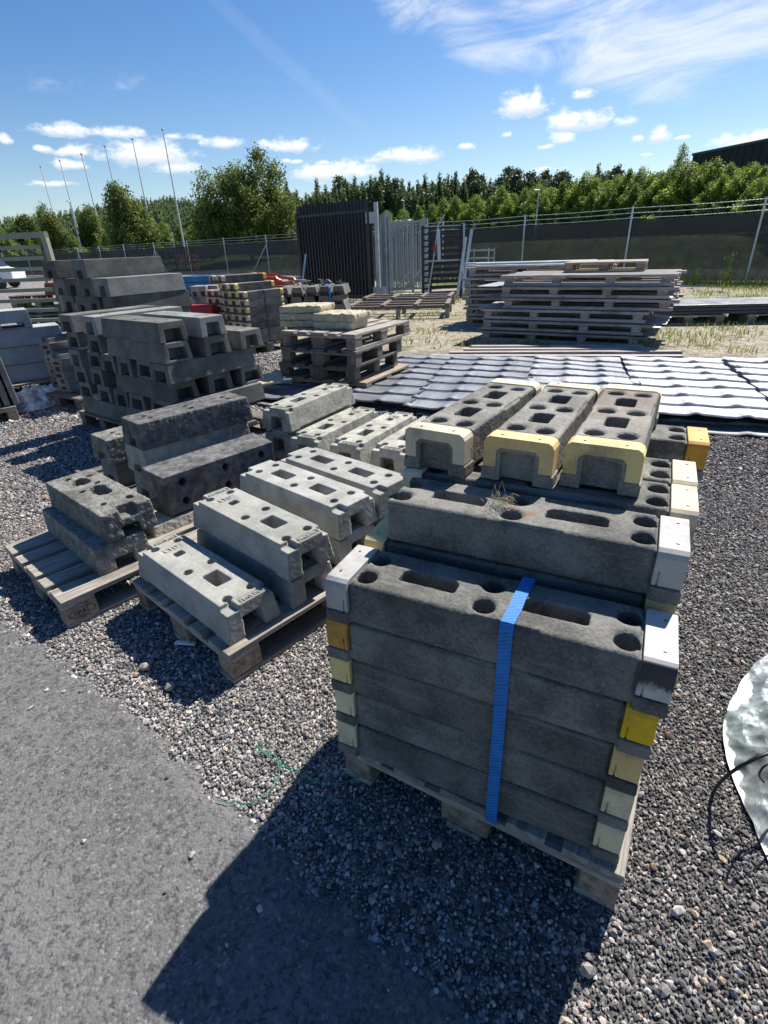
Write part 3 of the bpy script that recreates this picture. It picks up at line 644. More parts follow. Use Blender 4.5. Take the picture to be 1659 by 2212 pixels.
# ---- what stands behind the rack: pallet piles, a red frame, wrapped board
for i in range(5):
    q = Vector((-7.2, 13.2, 0)); pallet(f'old dark pallet seen through the olive rack, {layer_name(i, 5)} of the left pile', xf((q.x+random.uniform(-.05, .05), q.y, i*.147), R(-8+random.uniform(-4, 4))), 'woodd', 'pallets behind the rack')
    q = Vector((-8.75, 13.6, 0)); pallet(f'old brown pallet seen through the olive rack, {layer_name(i, 5)} of the far left pile', xf((q.x, q.y+random.uniform(-.05, .05), i*.147), R(4+random.uniform(-4, 4))), 'wood' if i % 2 else 'woodd', 'pallets behind the rack', True)
b = MB()
for z in (.75, 1.05): b.beam((-8.6, 15.2, z), (-6.9, 15.0, z), .05, .05); b.beam((-8.6, 15.7, z), (-6.9, 15.5, z), .05, .05)
for x in (-8.6, -7.7, -6.9): b.beam((x, 15.15, 0), (x, 15.15, 1.25), .05, .05); b.beam((x, 15.6, 0), (x, 15.6, 1.25), .05, .05)
tag(link('steel_stillage', b.mesh('steel_stillage', M['redframe'])), 'faded red tubular stillage standing behind the olive rack', 'stillage')
b = MB(); b.box(-.6, .6, -.3, .3, 0, .26, 0, .05, .03)
solo('carton_bundle', 'brown carton bundle on the pallets behind the olive rack', 'bundle', xf((-7.1, 13.6, .74), R(-6)), bake(b.raw(), M['rust'], None, bevel=.02, name='carton_bundle'))
# ---- white van beyond the fence at the left edge
VX = atd(8, 545, 42); 
van = thing('parked_van', 'white van partly visible at the left edge behind the fence', 'van', xf((VX.x-1.2, VX.y, 0), R(8)), [])
b = MB(); b.prism([(-4.2, .45), (1.55, .45), (1.6, 1.0), (.75, 1.18), (.1, 2.15), (-.3, 2.3), (-4.2, 2.3)], 'y', -.95, .95)
wp = paint_mat('white_van_paint', (.80, .81, .82), .3, 0, .03); gl = paint_mat('dark_van_glass', (.02, .025, .03), .1)
link('body', bake(b.raw(), wp, None, bevel=.08, name='body'), van)
link('windscreen', MB().add([(.74, -.8, 1.21), (.74, .8, 1.21), (.16, .72, 2.08), (.16, -.72, 2.08)], [(0, 1, 2, 3)]).mesh('windscreen', gl), van).location = (.03, 0, .02)
for x in (.75, -3.2):
    for y in (-.9, .9): link('wheel', MB().tube([(x, y-.1, .34), (x, y+.1, .34)], .34, 18).mesh('wheel', M['cable']), van)
# ================================================================ stack of capped feet in the middle distance
def lowfoot():
    b = MB(); hl, hw, h = .315, .09, .110
    b.box(-hl, hl, -hw, hw, 0, h, 0, 0, .004); b.box(-hl-.056, hl+.056, -hw+.006, hw-.006, 0, h-.008)
    c = MB(); c.box(-hl-.09, -hl-.03, -.05, .05, -.02, .072); c.box(hl+.03, hl+.09, -.05, .05, -.02, .072)
    return bake(b.raw(), M['rubber'], [c], bevel=.004, seg=1, name='body')
LF = lowfoot(); LC = foot_cap(.315, .19, .110, 1); LCL = flipx(LC)
YN = Vector((-2.0, 8.62, 0)); YL = Vector((-.752, .659, 0)); YR = Vector((.659, .752, 0)); AY = math.atan2(YR.y, YR.x)
GY = 'capped feet in the far strapped stack'
q = YN-YL*.02-YR*.02; pallet('dark pallet under the far stack of yellow ended feet', xf((q.x, q.y, 0), AY+R(90), 0, 0, (1.05, -.0+1, 1)) @ Matrix.Translation((0, -.8, 0)), 'woodd')
names = ['first', 'second', 'third', 'fourth', 'fifth', 'sixth']
capcols = ['cream', 'ivory', 'pale', 'cream', 'tan', 'white', 'ivory', 'cream']
k = 0
for c in range(6):
    for i in range(8):
        if i == 7 and c not in (1, 2, 3): continue
        q = YN+YL*(.1+.2*c+(.03 if c > 2 else 0))+YR*(.40+random.uniform(-.008, .008)+(.0 if c < 3 else .12)-(.0))
        lc = capcols[(i*3+c*5) % 8]
        thing('fence_block', f'capped black foot, {layer_name(i, 8)} row, {names[c]} column from right in the far strapped stack', 'fence foot',
              xf((q.x, q.y, .1445+i*.1125), AY+R(random.uniform(-.7, .7))), [('body', LF, None), ('end_cap', LC, M['cap_'+lc]), ('end_cap', LCL, M['cap_'+lc])], GY)
q = YN+YL*.55+YR*.4
for k, (o, a) in enumerate(((0, -12), (.22, -14))):
    z = .1445+8*.1125
    w = YN+YL*(.55+o)+YR*.42
    thing('fence_block', f'capped black foot lying loose on top of the far strapped stack, {("right", "left")[k]} of two', 'fence foot', xf((w.x, w.y, z), AY+R(a)), [('body', LF, None), ('end_cap', LC, M['cap_amber'] if k == 0 else M['cap_ivory']), ('end_cap', LCL, M['cap_ivory'])], GY)
sd = tuple(YR)
def yp(t, n, z): p = YN+YR*t+YL*n; return (p.x, p.y, z)
tag(link('lashing_strap', ribbon([yp(.40, -.004, .1), yp(.40, -.005, .93), yp(.40, .02, .936), yp(.42, .25, .938)], .02, sd, M['strap_dark'], 'lashing_strap')), 'thin dark strap down the side of the far stack of feet', 'strap')
# ---- pale hollow blocks behind it
HB = (lambda c: bake(MB().box(-.42, .42, -.12, .12, 0, .19).raw(), M['conc'], [c], bevel=.006, seg=1, name='hollow_block'))(MB().box(-.32, -.1, -.3, .3, .02, .10).box(.1, .32, -.3, .3, .02, .10))
ph = z6(50, 310, .9); 
for k, (px, n) in enumerate(((70, 4), (150, 5), (225, 5))):
    d = atd((400+px*.3617)*.932, 560, 10.6+.0*k)
    for i in range(n):
        solo('hollow_block', f'pale hollow concrete block, {layer_name(i, n)} of the {("left", "middle", "right")[k]} pile behind the far strapped stack', 'concrete block', xf((d.x, d.y, .0+i*.195), R(-14+random.uniform(-3, 3)), 0, 0, (.36, 1, 1)), HB, 'pale hollow blocks')
# ---- blue beams, red barrier, orange barriers
d = atd((400+40*.3617)*.932, 545, 13.2)
for i in range(9):
    b = MB(); l = random.uniform(1.5, 2.4); b.box(-l/2, l/2, -.05, .05, 0, .10); b.box(-l/2, l/2, -.07, .07, .1, .112)
    solo('steel_beam', f'blue painted steel beam, {["lowest front", "lowest middle", "lowest rear", "middle front", "middle centre", "middle rear", "upper front", "upper rear", "topmost skewed"][i]} one of the blue pile', 'steel beam',
         xf((d.x-.3+random.uniform(-.15, .15), d.y+(i % 3)*.2, .68+(i//3)*.125), R(random.uniform(-9, 5) if i < 8 else 28)), b.mesh('steel_beam', M['blue']), 'blue steel beams')
for k in range(2):
    b = MB()
    for x in (-1.0, 1.0): b.box(x-.05, x+.05, -.4, .4, 0, .66)
    b.box(-1.1, 1.1, -.4, .4, .60, .66)
    solo('storage_trestle', f'plain steel trestle under the {"blue beams" if k == 0 else "orange barriers"}', 'trestle', xf((d.x-.2, d.y+.2, 0) if k == 0 else (*atd((400+615*.3617)*.932, 545, 15.2).xy, 0), 0, 0, 0, (1, 1, 1) if k == 0 else (.6, .8, 1)), b.mesh('storage_trestle', M['rust']))
d = atd((400+120*.3617)*.932, 600, 9.6)
b = MB(); b.prism([(-.22, 0), (.22, 0), (.2, .1), (.09, .42), (-.09, .42), (-.2, .1)], 'x', -.32, .32)
for x in (-.22, .04): b.box(x, x+.18, -.26, -.05, .13, .30)
solo('road_barrier', 'bright red plastic road barrier half hidden behind the far strapped stack', 'road barrier', xf((d.x, d.y, .32), R(-12)), bake(b.raw(), M['red'], None, bevel=.015, name='road_barrier'))
b = MB(); b.box(-.36, .36, -.35, .35, 0, .32); solo('pallet_box', 'low wooden crate carrying the red road barrier', 'crate', xf((d.x, d.y, 0), R(-12)), b.mesh('pallet_box', M['woodd_x']))
d = atd((400+620*.3617)*.932, 545, 15.0)
for i in range(9):
    b = MB(); b.box(-.42, .42, -.035, .035, 0, .045, 0, .05, .01); b.box(-.4, -.3, -.05, .05, -.015, .06)
    a = random.uniform(-35, 25); 
    solo('barrier_plank', f'orange barrier plank, number {i+1} up from the bottom of the orange heap', 'barrier plank', xf((d.x+random.uniform(-.3, .25), d.y+random.uniform(-.25, .25), .68+.032*i), R(a), 0, R(random.uniform(-7, 7))), b.mesh('barrier_plank', M['orange']), 'orange barrier planks')
# ---- strapped pile of dark tapered feet before the black panels
BT = block_foot(.86, .27, .165, .045, (.2, .07)); 
d = Vector((*zT(235, 960, .33).xy, 0)); d = atd((640+240*.3617)*.932, 600, 11.6)
GT = 'dark tapered feet in the strapped pile'
pallet('dark pallet under the strapped pile of tapered feet', xf((d.x-.75, d.y-.35, 0), R(-4), 0, 0, (1.2, 1, 1)), 'woodd')
for i in range(4):
    for c in range(5):
        solo('concrete_block', f'dark tapered foot, {layer_name(i, 4)} layer and {["first", "second", "third", "fourth", "fifth"][c]} from the left in the strapped pile', 'fence foot', xf((d.x-.60+c*.275+(.04 if i % 2 else 0), d.y+.05, .1445+i*.168), R(86+random.uniform(-1.5, 1.5))), BT, GT)
for k in range(1):
    z = .1445+4*.168
    tag(link('lashing_strap', ribbon([(d.x+.34, d.y-.40, .15), (d.x+.33, d.y-.40, z-.02), (d.x+.33, d.y-.37, z+.004), (d.x+.32, d.y+.46, z+.004)], .04, (1, 0, 0), M['strap_blue'], 'lashing_strap')), 'pale blue strap over the pile of dark tapered feet', 'strap')
b = MB(); rg = random.Random(3)
for i in range(26):
    p = Vector((rg.uniform(-.55, .6), rg.uniform(-.3, .3), rg.uniform(0, .05))); a = rg.uniform(0, 3.1); l = rg.uniform(.05, .14)
    b.beam(p, p+Vector((math.cos(a)*l, math.sin(a)*l, rg.uniform(0, .05))), .03, .02)
solo('clamp_heap', 'heap of loose dark steel clamps on the strapped tapered feet', 'clamps', xf((d.x+.05, d.y+.1, .1445+4*.168+.01)), b.mesh('clamp_heap', M['darksteel']))['kind'] = 'stuff'

# ================================================================ loose pallet stack with mineral wool
PN = Vector((-.17, 5.66, 0)); AP = R(151)
prm = [('woodf', .04, .02, 0.0, 'bottom'), ('woodd', -.08, .03, 1.0, 'second'), ('woodd', -.06, .0, -1.2, 'third'), ('wood', -.06, .06, -3.0, 'top')]
for i, (kd, dx, dy, da, nm) in enumerate(prm):
    c = PN+Vector((dx, dy, 0))
    pallet(f'loose wooden pallet, {nm} of four under the mineral wool', xf((c.x, c.y, i*.166), R(60.2+da)) @ Matrix.Diagonal((.98 if nm == 'top' else .86, 1.28, 1.14, 1)), kd, 'loose pallets under the mineral wool', i % 2 == 1 and kd != 'woodf')
def woolslab(l, w, h, seed):
    b = MB().box(-l/2, l/2, -w/2, w/2, 0, h)
    return bake(b.raw(), M['wool'], None, voxel=.014, rough=.03, rscale=.07, smooth=2, name='wool_slab')
WS = [woolslab(.52, .38, .075, 1), woolslab(.48, .36, .07, 2)]
zt4 = 3*.166+.144*1.14+.002
GWO = 'mineral wool slabs on the loose pallets'
for k, (px, py, n, a) in enumerate(((860, 545, 3, -22), (1080, 560, 2, -26))):
    c = z6(px, py, zt4); c = c+Vector((.0, .16, 0))
    for i in range(n): solo('wool_slab', f'yellowish mineral wool slab, {layer_name(i, n)} of the {("left taller", "right lower")[k]} pile on the pallets', 'insulation slab', xf((c.x+random.uniform(-.02, .02), c.y+random.uniform(-.02, .02), zt4+i*.079), R(a+random.uniform(-5, 5)), 0, R(random.uniform(-1, 1)), (1.05, 1, 1.0 if k == 0 else 1.15)), WS[(i+k) % 2], GWO)
c = z6(590, 905, .16)
solo('wool_slab', 'torn yellowish mineral wool slab lying low beside the big dark stack', 'insulation slab', xf((c.x-.05, c.y+.1, .15), R(10), R(4), R(-5), (1, 1.1, .5)), WS[1], GWO)

# ================================================================ roof sheets on the ground
UR, VR = Vector((.945, -.327, 0)), Vector((.327, .945, 0))
def roofsheet(w, l, seed, dent=.02, step=.019, wave=.016, nxw=3, rows=8):
    rg = np.random.default_rng(seed); vs = []; fs = []; nx = 60
    ph = [(rg.uniform(1, 4), rg.uniform(1, 4), rg.uniform(0, 6)) for _ in range(5)]
    fr = [0, .03, .12, .3, .5, .7, .88, .97]; ysm = [(r+f)/rows*l for r in range(rows) for f in fr]; zs = [step*(1-f)-(.010 if f == 0 else 0) for r in range(rows) for f in fr]; ny = len(ysm)
    jit = rg.uniform(-.004, .004, (rows, nxw))
    for j in range(ny):
        for i in range(nx+1):
            x = i/nx*w; p = (x/w*nxw) % 1.0; k = min(nxw-1, int(x/w*nxw)); r = j//len(fr)
            wv = wave*max(0, math.cos(2*math.pi*(p-.06)))**4*(1 if p < .5 else .75)*(.22+.78*(1-fr[j % 8])**2)+.004*math.sin(2*math.pi*p)
            vs.append((x, ysm[j]+(jit[r, k] if fr[j % 8] < .1 else 0), wv+zs[j]+dent*sum(math.sin(a*x+b*ysm[j]+c) for a, b, c in ph)/5+rg.uniform(-.0006, .0006)))
    for j in range(ny-1):
        for i in range(nx): a = j*(nx+1)+i; fs.append((a, a+1, a+nx+2, a+nx+1))
    n = len(vs); vs2 = vs+[(x, y, z-.004) for x, y, z in vs]; f2 = fs+[tuple(n+q for q in reversed(f)) for f in fs]; ny -= 1
    bd = [i for i in range(nx+1)]+[(j+1)*(nx+1)-1 for j in range(1, ny+1)]+[ny*(nx+1)+nx-i for i in range(1, nx+1)]+[j*(nx+1) for j in range(ny-1, 0, -1)]
    for a, c in zip(bd, bd[1:]+bd[:1]): f2.append((a, c, n+c, n+a))
    return MB().add(vs2, f2).mesh('roof_sheet', M['roof'], False)
RS = [roofsheet(1.12, 2.55, s) for s in (1, 2, 3)]
RO = Vector((-1.75, 5.72, 0))
rnames = ['at the left end beside the big dark stack', 'second from the left under the pallets', 'third from the left, right of the loose pallets', 'fourth from the left', 'fifth from the left', 'sixth from the left', 'at the right end of the row']
for k in range(7):
    s = k*1.06; q = RO+UR*s+VR*(-.10 if k in (2,) else (.0 if k < 5 else .03*(k-4)-.12))+Vector((0, 0, .075+.012*(k % 2)+.01*k))
    solo('roof_sheet', f'tile-profiled zinc roof sheet {rnames[k]} ', 'roof sheet', xf(q, math.atan2(UR.y, UR.x)+R(random.uniform(-1.2, 1.2)), R(random.uniform(-.4, .4))), RS[k % 3], 'tile-profiled roof sheets', M['roof_dark_refl'] if k < 3 else M['roof'] if k < 4 else M['roof_pale_glare'])['label'] = f'tile-profiled zinc roof sheet {rnames[k]}'  # base colour steps left to right stand in for what the zinc reflects
for k in range(4):
    q = RO+UR*(.5+k*1.75)+VR*(-.07-.02*k)+Vector((0, 0, .018))
    solo('roof_sheet', f'roof sheet poking out beneath the front edge of the row, {["leftmost", "second", "third", "rightmost"][k]} of the under-layer', 'roof sheet', xf(q, math.atan2(UR.y, UR.x)+R(random.uniform(-2, 2)), 0, 0, (1.3, 1, .8)), RS[(k+1) % 3], 'tile-profiled roof sheets')
# ---- long planks behind them
pa, pb2 = z7(180, 520), z7(1285, 520); dv = (pb2-pa).normalized(); nv = Vector((-dv.y, dv.x, 0))
for k, (o, s0, s1) in enumerate(((.05, .0, 3.3), (.30, .25, 3.38), (.55, .45, 3.1), (.80, .55, 3.0))):
    b = MB(); b.box(0, s1-s0, -.06, .06, 0, .04, 0, .002, .004)
    q = pa+dv*s0+nv*o
    solo('timber_plank', f'long grey plank on the ground behind the roof sheets, {["nearest the sheets", "second", "third", "farthest back"][k]}', 'plank', xf((q.x, q.y, .03), math.atan2(dv.y, dv.x)+R(random.uniform(-1, 1))), bake(b.raw(), M['woodg_x'], None, bevel=.004, name='timber_plank'), 'long planks behind the roof sheets')

# ================================================================ big timber stack on the right
LN = Vector((3.867, 7.90, 0)); LD = Vector((-.853, .522, 0)); LQ = Vector((.522, .853, 0)); AL = math.atan2(-LD.y, -LD.x)
def longpallet(seed):
    rg = random.Random(seed); P = []; L, W = 2.45, 1.2
    d = MB()
    for y in (0, .27, .53, .80, 1.06): d.box(rg.uniform(-.06, .02), L+rg.uniform(-.02, .12), y-(.006 if y == 0 else 0), y+.14, .112, .150)
    P.append(('deck', bake(d.raw(), M['woodg_x'], bevel=.002, seg=1, name='deck')))
    for x in (.02, .78, 1.56, 2.30):
        b = MB(); b.box(x, x+.13, .01, W-.01, .088, .1115); P.append(('cross_board', b.mesh('cross_board', M['woodg_y'])))
        for y in (.005, .53, 1.06):
            b = MB(); b.box(x+.005, x+.125, y, y+.13, .0405, .0875); P.append(('block', bake(b.raw(), M['wood_y'], bevel=.003, seg=1, name='block')))
    for y in (.005, .53, 1.06):
        b = MB(); b.box(rg.uniform(-.04, .02), L+rg.uniform(0, .06), y-.004, y+.12, 0, .040); P.append(('runner_board', b.mesh('runner_board', M['woodg_x'])))
    return P
LP = [longpallet(s) for s in (1, 2, 3)]
hs = [0, .172, .340, .505, .670, .835]
def lpoint(s, q): return LN+LD*(2.45-s)+LQ*q
TX = text_mesh('1,2x2,4', .075, 0, 'marking', M['ink'])
for i, z in enumerate(hs):
    o = lpoint(0+random.uniform(-.04, .04)+(.25 if i > 2 else 0)*1, random.uniform(-.03, .03)+(.03*i))
    th = thing('long_pallet', f'long grey timber pallet, {layer_name(i, 6)} of six in the right-hand timber stack', 'pallet', xf((o.x, o.y, z), AL+R(random.uniform(-.8, .8))), [(n, m) for n, m in LP[i % 3]], 'long pallets in the timber stack')
    if i in (2, 3, 4):
        for x in (.35, 2.15):
            n = TX.copy(); n.transform(Matrix.Translation((x, -.0035, .137)) @ Matrix.Rotation(R(90), 4, 'X') @ Matrix.Diagonal((.34, .30, 1, 1))); link('marking', n, th)
    if i < 5:
        b = MB(); nx = 60; wv = []
        for j in range(nx+1): wv.append((j/nx*1.05, .004+.006*(1+math.sin(j/nx*math.pi*2*9))))
        vs = [(x0, y, z2_) for x0 in (0, 2.75) for y, z2_ in wv]; vs += [(x, y, z2_-.003) for x, y, z2_ in vs]; n = nx+1
        fs = [(j, j+1, n+j+1, n+j) for j in range(nx)]+[(2*n+j, 3*n+j, 3*n+j+1, 2*n+j+1) for j in range(nx)]+[(j, 2*n+j, 2*n+j+1, j+1) for j in range(nx)]+[(n+j, n+j+1, 3*n+j+1, 3*n+j) for j in range(nx)]
        o2 = lpoint(-.14+(.12*(i % 2)), .05)
        solo('corrugated_sheet', f'pale corrugated sheet lying on the {layer_name(i, 6)} pallet of the timber stack', 'corrugated sheet', xf((o2.x, o2.y, z+.1515), AL+R(random.uniform(-1, 1))), b.add(vs, fs).mesh('corrugated_sheet', M['roof_pale_glare']), 'pale corrugated sheets in the timber stack')
o = lpoint(1.05, .75); pallet('pale new pallet lying on top of the timber stack', xf((o.x, o.y, hs[-1]+.152), AL+R(4)), 'woodf')
# second timber stack behind, left
for i in range(6):
    o = Vector((1.78, 11.05, 0))+Vector((.04*(i % 2), .03*i, 0)); 
    thing('long_pallet', f'long weathered pallet, {layer_name(i, 6)} of six in the stack behind the timber stack', 'pallet', xf((o.x+random.uniform(-.08, .08), o.y, i*.178), AL+R(5+random.uniform(-1.5, 1.5)), 0, 0, (1.05, .9, 1)), [(n, m) for n, m in LP[(i+1) % 3]], 'long pallets behind the timber stack')
for i in range(5):
    b = MB(); b.box(0, 2.5, 0, .16, 0, .03); o = Vector((1.9, 11.0, 0))
    solo('steel_plank', f'bright aluminium plank on the rear timber stack, {["nearest", "second", "third", "fourth", "farthest"][i]} of five', 'plank', xf((o.x+random.uniform(-.1, .1), o.y+.05+i*.2, 6*.178-.02+.035*(i % 2)), AL+R(4+random.uniform(-1, 1))), b.mesh('steel_plank', M['galv']), 'aluminium planks on the rear stack')
# dark sheets on bearers, right edge
o = z7(1175, 385); o2 = z7(1655, 395)
dv = Vector((.985, -.17, 0)); a = math.atan2(dv.y, dv.x)
for i in range(3):
    b = MB(); b.box(0, 3.2, 0, 1.1, 0, .05); q = o+Vector((.1+.06*i, .55, .17+.056*i))
    solo('steel_sheet', f'dark flat steel sheet at the right edge, {layer_name(i, 3)} of three', 'steel sheet', xf(q, a+R(random.uniform(-1, 1))), bake(b.raw(), M['darksteel'], None, bevel=.004, name='steel_sheet'), 'dark steel sheets')
for i in range(2): pallet(f'grey pallet under the dark steel sheets, {("left", "right")[i]} one', xf((o.x+.15+i*1.55, o.y+.5-i*.27, 0), a, 0, 0, (1.0, 1, 1.12)), 'wood', 'wooden pallets')
# ---- low trays of square timber behind the loose pallets
def tray():
    b = MB()
    for y in (0, .55, 1.1): b.box(0, 2.3, y, y+.09, .20, .27)
    for x in (0, .75, 1.5, 2.2): b.box(x, x+.09, 0, 1.2, .27, .30)
    P = [('frame', b.mesh('frame', M['woodd_x']))]
    for x in (.0, 1.1, 2.2):
        for y in (0, 1.1): P.append(('leg', MB().box(x, x+.1, y, y+.1, 0, .20).mesh('leg', M['wood_z'])))
    return P
TR = tray()
for k, (px, py, a) in enumerate(((20, 345, -10), (60, 300, -13))):
    q = z7(px, py); thing('timber_tray', f'low timber frame on short legs behind the loose pallets, {("nearer", "farther")[k]} of two', 'timber frame', xf((q.x-1.0, q.y+.5, 0), R(a)), TR, 'low timber frames')
# ================================================================ fence panels, gates and rack by the fence
def bar_panel(w, h, n, bw, mat, spikes, gate=False):
    P = []
    b = MB()
    for i in range(n):
        x = (i+.5)*w/n; b.box(x-bw/2, x+bw/2, -bw/2, bw/2, .10, h+(spikes if spikes else -.08), 0, bw*.3 if spikes else 0, 0)
    P.append(('bars', b.mesh('bars', mat)))
    for z in ((.16, h-.06) if not gate else (.12, h-.06)): P.append(('rail', MB().box(0, w, -.03, .03, z-.03, z+.03).mesh('rail', mat)))
    for x in (0, w): P.append(('post', MB().box(x-.035, x+.035, -.035, .035, 0, h+.02).mesh('post', mat)))
    if gate: P.append(('brace', MB().beam((.05, 0, h-.5), (.55, 0, h-.1), .05, .05, 0, (0, 1, 0)).beam((w-.6, 0, .15), (w-.05, 0, .7), .05, .05, 0, (0, 1, 0)).mesh('brace', mat)))
    return P
nr = Vector((-.10, 16.55, 0)); lf = atd((640+165*.3617)*.932, 590, 18.6); dv = Vector((lf.x-nr.x, lf.y-nr.y, 0)); wl = dv.length; dv.normalize(); bk = Vector((dv.y, -dv.x, 0)); bk = bk if bk.y > 0 else -bk
BP_ = bar_panel(wl, 2.42, 22, .05, M['black'], .22); GP_ = bar_panel(wl*.96, 2.3, 20, .035, M['galv_dull'], 0)
for k in range(2):
    q = nr+bk*(.09*k)+dv*(.02*k)
    thing('bar_fence', f'tall black steel bar fence panel with spiked top, {["nearest", "rear"][k]} of the two black ones', 'fence panel', xf((q.x, q.y, 0), math.atan2(dv.y, dv.x), 0, 0), BP_, 'black spiked fence panels')
for k in range(2):
    q = nr+bk*(.52+.14*k)-dv*.15
    thing('bar_fence', f'galvanised bar panel directly behind the black ones, {("front", "rear")[k]} one', 'fence panel', xf((q.x, q.y, 0), math.atan2(dv.y, dv.x)), GP_, 'galvanised fence panels')
b = MB(); b.box(-.05, .05, -.05, .05, 0, 2.55); b.box(-.2, .2, -.012, .012, 0, .42); b.box(-.3, -.05, -.05, .05, 2.05, 2.32)
solo('hinge_post', 'galvanised gate post with a base plate and hinge at the end of the black panels', 'gate post', xf((nr.x+.22, nr.y-.05, 0), R(-20)), b.mesh('hinge_post', M['galv_dull']))
gl_ = atd((640+660*.3617)*.932, 560, 19.5); gr_ = atd((640+895*.3617)*.932, 560, 19.8)
for k in range(4):
    d0 = Vector((gl_.x+.12*k, gl_.y+.28*k, 0)); d1 = Vector((gr_.x, gr_.y, 0)); dd = (d1-d0); 
    P = bar_panel(1.35 if k else 1.15, 2.22, 9, .035, M['galv_dull'], 0, True)
    thing('steel_gate', f'galvanised bar gate standing upright by the fence, {["front", "second", "third", "rear"][k]} of four', 'gate', xf((d0.x, d0.y, 0), R(8-9*k)), P, 'galvanised gates')
d = atd((640+690*.3617)*.932, 600, 17.9)
tag(link('plastic_sheet', crumple('plastic_sheet', [(d.x, d.y), (d.x+1.0, d.y-.1), (d.x+1.2, d.y+.5), (d.x+.1, d.y+.5)], .1, M['film'], 8, 10, .06)), 'crumpled clear plastic lying in the grass before the galvanised gates', 'plastic sheet')
# ---- rack of dark steel frames
d0 = Vector((1.43, 16.75, 0))
def ladder(w, h, n, mat, bw=.06):
    P = [('post', MB().box(x-bw/2, x+bw/2, -bw/2, bw/2, 0, h).mesh('post', mat)) for x in (0, w)]
    for i in range(n): P.append(('rung', MB().box(0, w, -.02, .02, .12+i*(h-.2)/(n-1), .165+i*(h-.2)/(n-1)).mesh('rung', mat)))
    return P
LA, LB_, LC_ = ladder(1.15, 1.95, 12, M['black']), ladder(1.05, 1.85, 11, M['darksteel']), ladder(1.1, 1.98, 3, M['galv'])
for k, (P, dx, dy, a, rx, lab) in enumerate(((LA, 0, 0, 6, -4, 'black ladder-like steel frame leaning at the front of the rack by the fence'), (LA, .25, .35, 8, -3, 'black ladder-like steel frame in the middle of the rack'),
        (LB_, .15, .75, 6, -2, 'dark ladder-like steel frame at the back of the rack'), (LC_, .12, .18, 6, -3, 'bright galvanised frame with few rungs in the black rack'))):
    thing('ladder_rack', lab, 'steel frame', xf((d0.x+dx, d0.y+dy, .0), R(a), R(rx)), P, 'steel frames by the fence')
for k, (x0, x1, z0_, z1_) in enumerate(((1.0, 1.22, .12, 1.62), (1.16, 1.38, .3, 1.8))):
    b = MB(); b.beam((d0.x+x0, d0.y-.12, z0_), (d0.x+x1, d0.y+.05, z1_), .08, .05, 0, (0, 1, 0))
    tag(link('steel_tube', b.mesh('steel_tube', M['galv'])), f'bright galvanised tube leaning on the right of the black rack, {("left", "right")[k]} of two', 'steel tube', 'leaning tubes')
b = MB(); b.beam((d0.x+.45, d0.y-.1, 1.05), (d0.x+.42, d0.y-.05, 1.85), .09, .05, 0, (0, 1, 0))
tag(link('steel_tube', b.mesh('steel_tube', M['galv'])), 'short pale tube hanging in the upper middle of the black rack', 'steel tube')
b = MB(); b.tube([(d0.x+.10, d0.y-.16, .02), (d0.x+.32, d0.y-.1, 1.3), (d0.x+.42, d0.y-.05, 1.95), (d0.x+.6, d0.y-.02, 2.2)], .018, 6)
tag(link('steel_rod', b.mesh('steel_rod', M['galv'])), 'thin bent rod with a red clip leaning on the black rack', 'rod'); 
link('clip', MB().box(-.05, .05, -.03, .03, -.09, .09).mesh('clip', M['red']), bpy.data.objects['steel_rod']).location = (d0.x+.33, d0.y-.12, 1.36)
d2 = Vector((3.15, 18.2, 0))
for k in range(2): thing('ladder_rack', f'pale slim steel frame right of the black rack, {("front", "rear")[k]} one', 'steel frame', xf((d2.x-.1*k, d2.y+.4*k, 0), R(-10), 0), ladder(.62, 1.30, 6, M['galv_dull'], .04), 'pale slim frames')
d = atd((640+135*.3617)*.932, 600, 17.0)
tag(link('steel_tube', MB().beam((d.x, d.y, 0), (d.x+.28, d.y+.3, 1.35), .05, .05, 0, (0, 1, 0)).mesh('steel_tube', M['galv'])), 'single tube leaning left of the black fence panels', 'steel tube')
d = atd((640+160*.3617)*.932, 600, 15.4); b = MB(); rg = random.Random(9)
for i in range(16): 
    p = Vector((d.x-.55+rg.uniform(0, .9), d.y+rg.uniform(-.3, .3), .05+.045*i)); a = rg.uniform(-.6, .6)
    solo('timber_offcut', f'short timber offcut, number {i+1} from the bottom of the heap left of the black panels', 'timber offcut', xf(p, a, 0, rg.uniform(-.15, .15)), MB().box(-.3, .3, -.06, .06, 0, .05).mesh('timber_offcut', M['wood_x']), 'timber offcuts')

# ================================================================ yard fence: posts, mesh, wires, see-through screen
m, t, bs, o = newmat('dark_windbreak_netting'); v, _ = coords(t)
bs.inputs['Base Color'].default_value = (.062, .060, .058, 1); bs.inputs['Roughness'].default_value = .9; bs.inputs['Specular IOR Level'].default_value = .1
tr = t.n('ShaderNodeBsdfTransparent'); mx = t.n('ShaderNodeMixShader'); t.l(t.rng(t.noise(v, 3, 4),  .3, .7, .87, .92), mx.inputs[0]); t.l(tr.outputs[0], mx.inputs[1]); t.l(bs.outputs[0], mx.inputs[2]); t.l(mx.outputs[0], o.inputs[0]); M['net'] = m
m, t, bs, o = newmat('chain_link_mesh'); tc = t.n('ShaderNodeTexCoord'); sx = t.n('ShaderNodeSeparateXYZ'); t.l(tc.outputs['UV'], sx.inputs[0])
def lines(a, b): 
    s = t.math('ADD', t.math('MULTIPLY', sx.outputs[0], a), t.math('MULTIPLY', sx.outputs[1], b)); fr = t.math('FRACT', s)
    return t.math('LESS_THAN', t.math('ABSOLUTE', t.math('SUBTRACT', fr, .5)), .04)
msk = t.math('MAXIMUM', lines(11, 9), lines(11, -9))
bs.inputs['Base Color'].default_value = (.10, .11, .12, 1); bs.inputs['Metallic'].default_value = .2; bs.inputs['Roughness'].default_value = .5
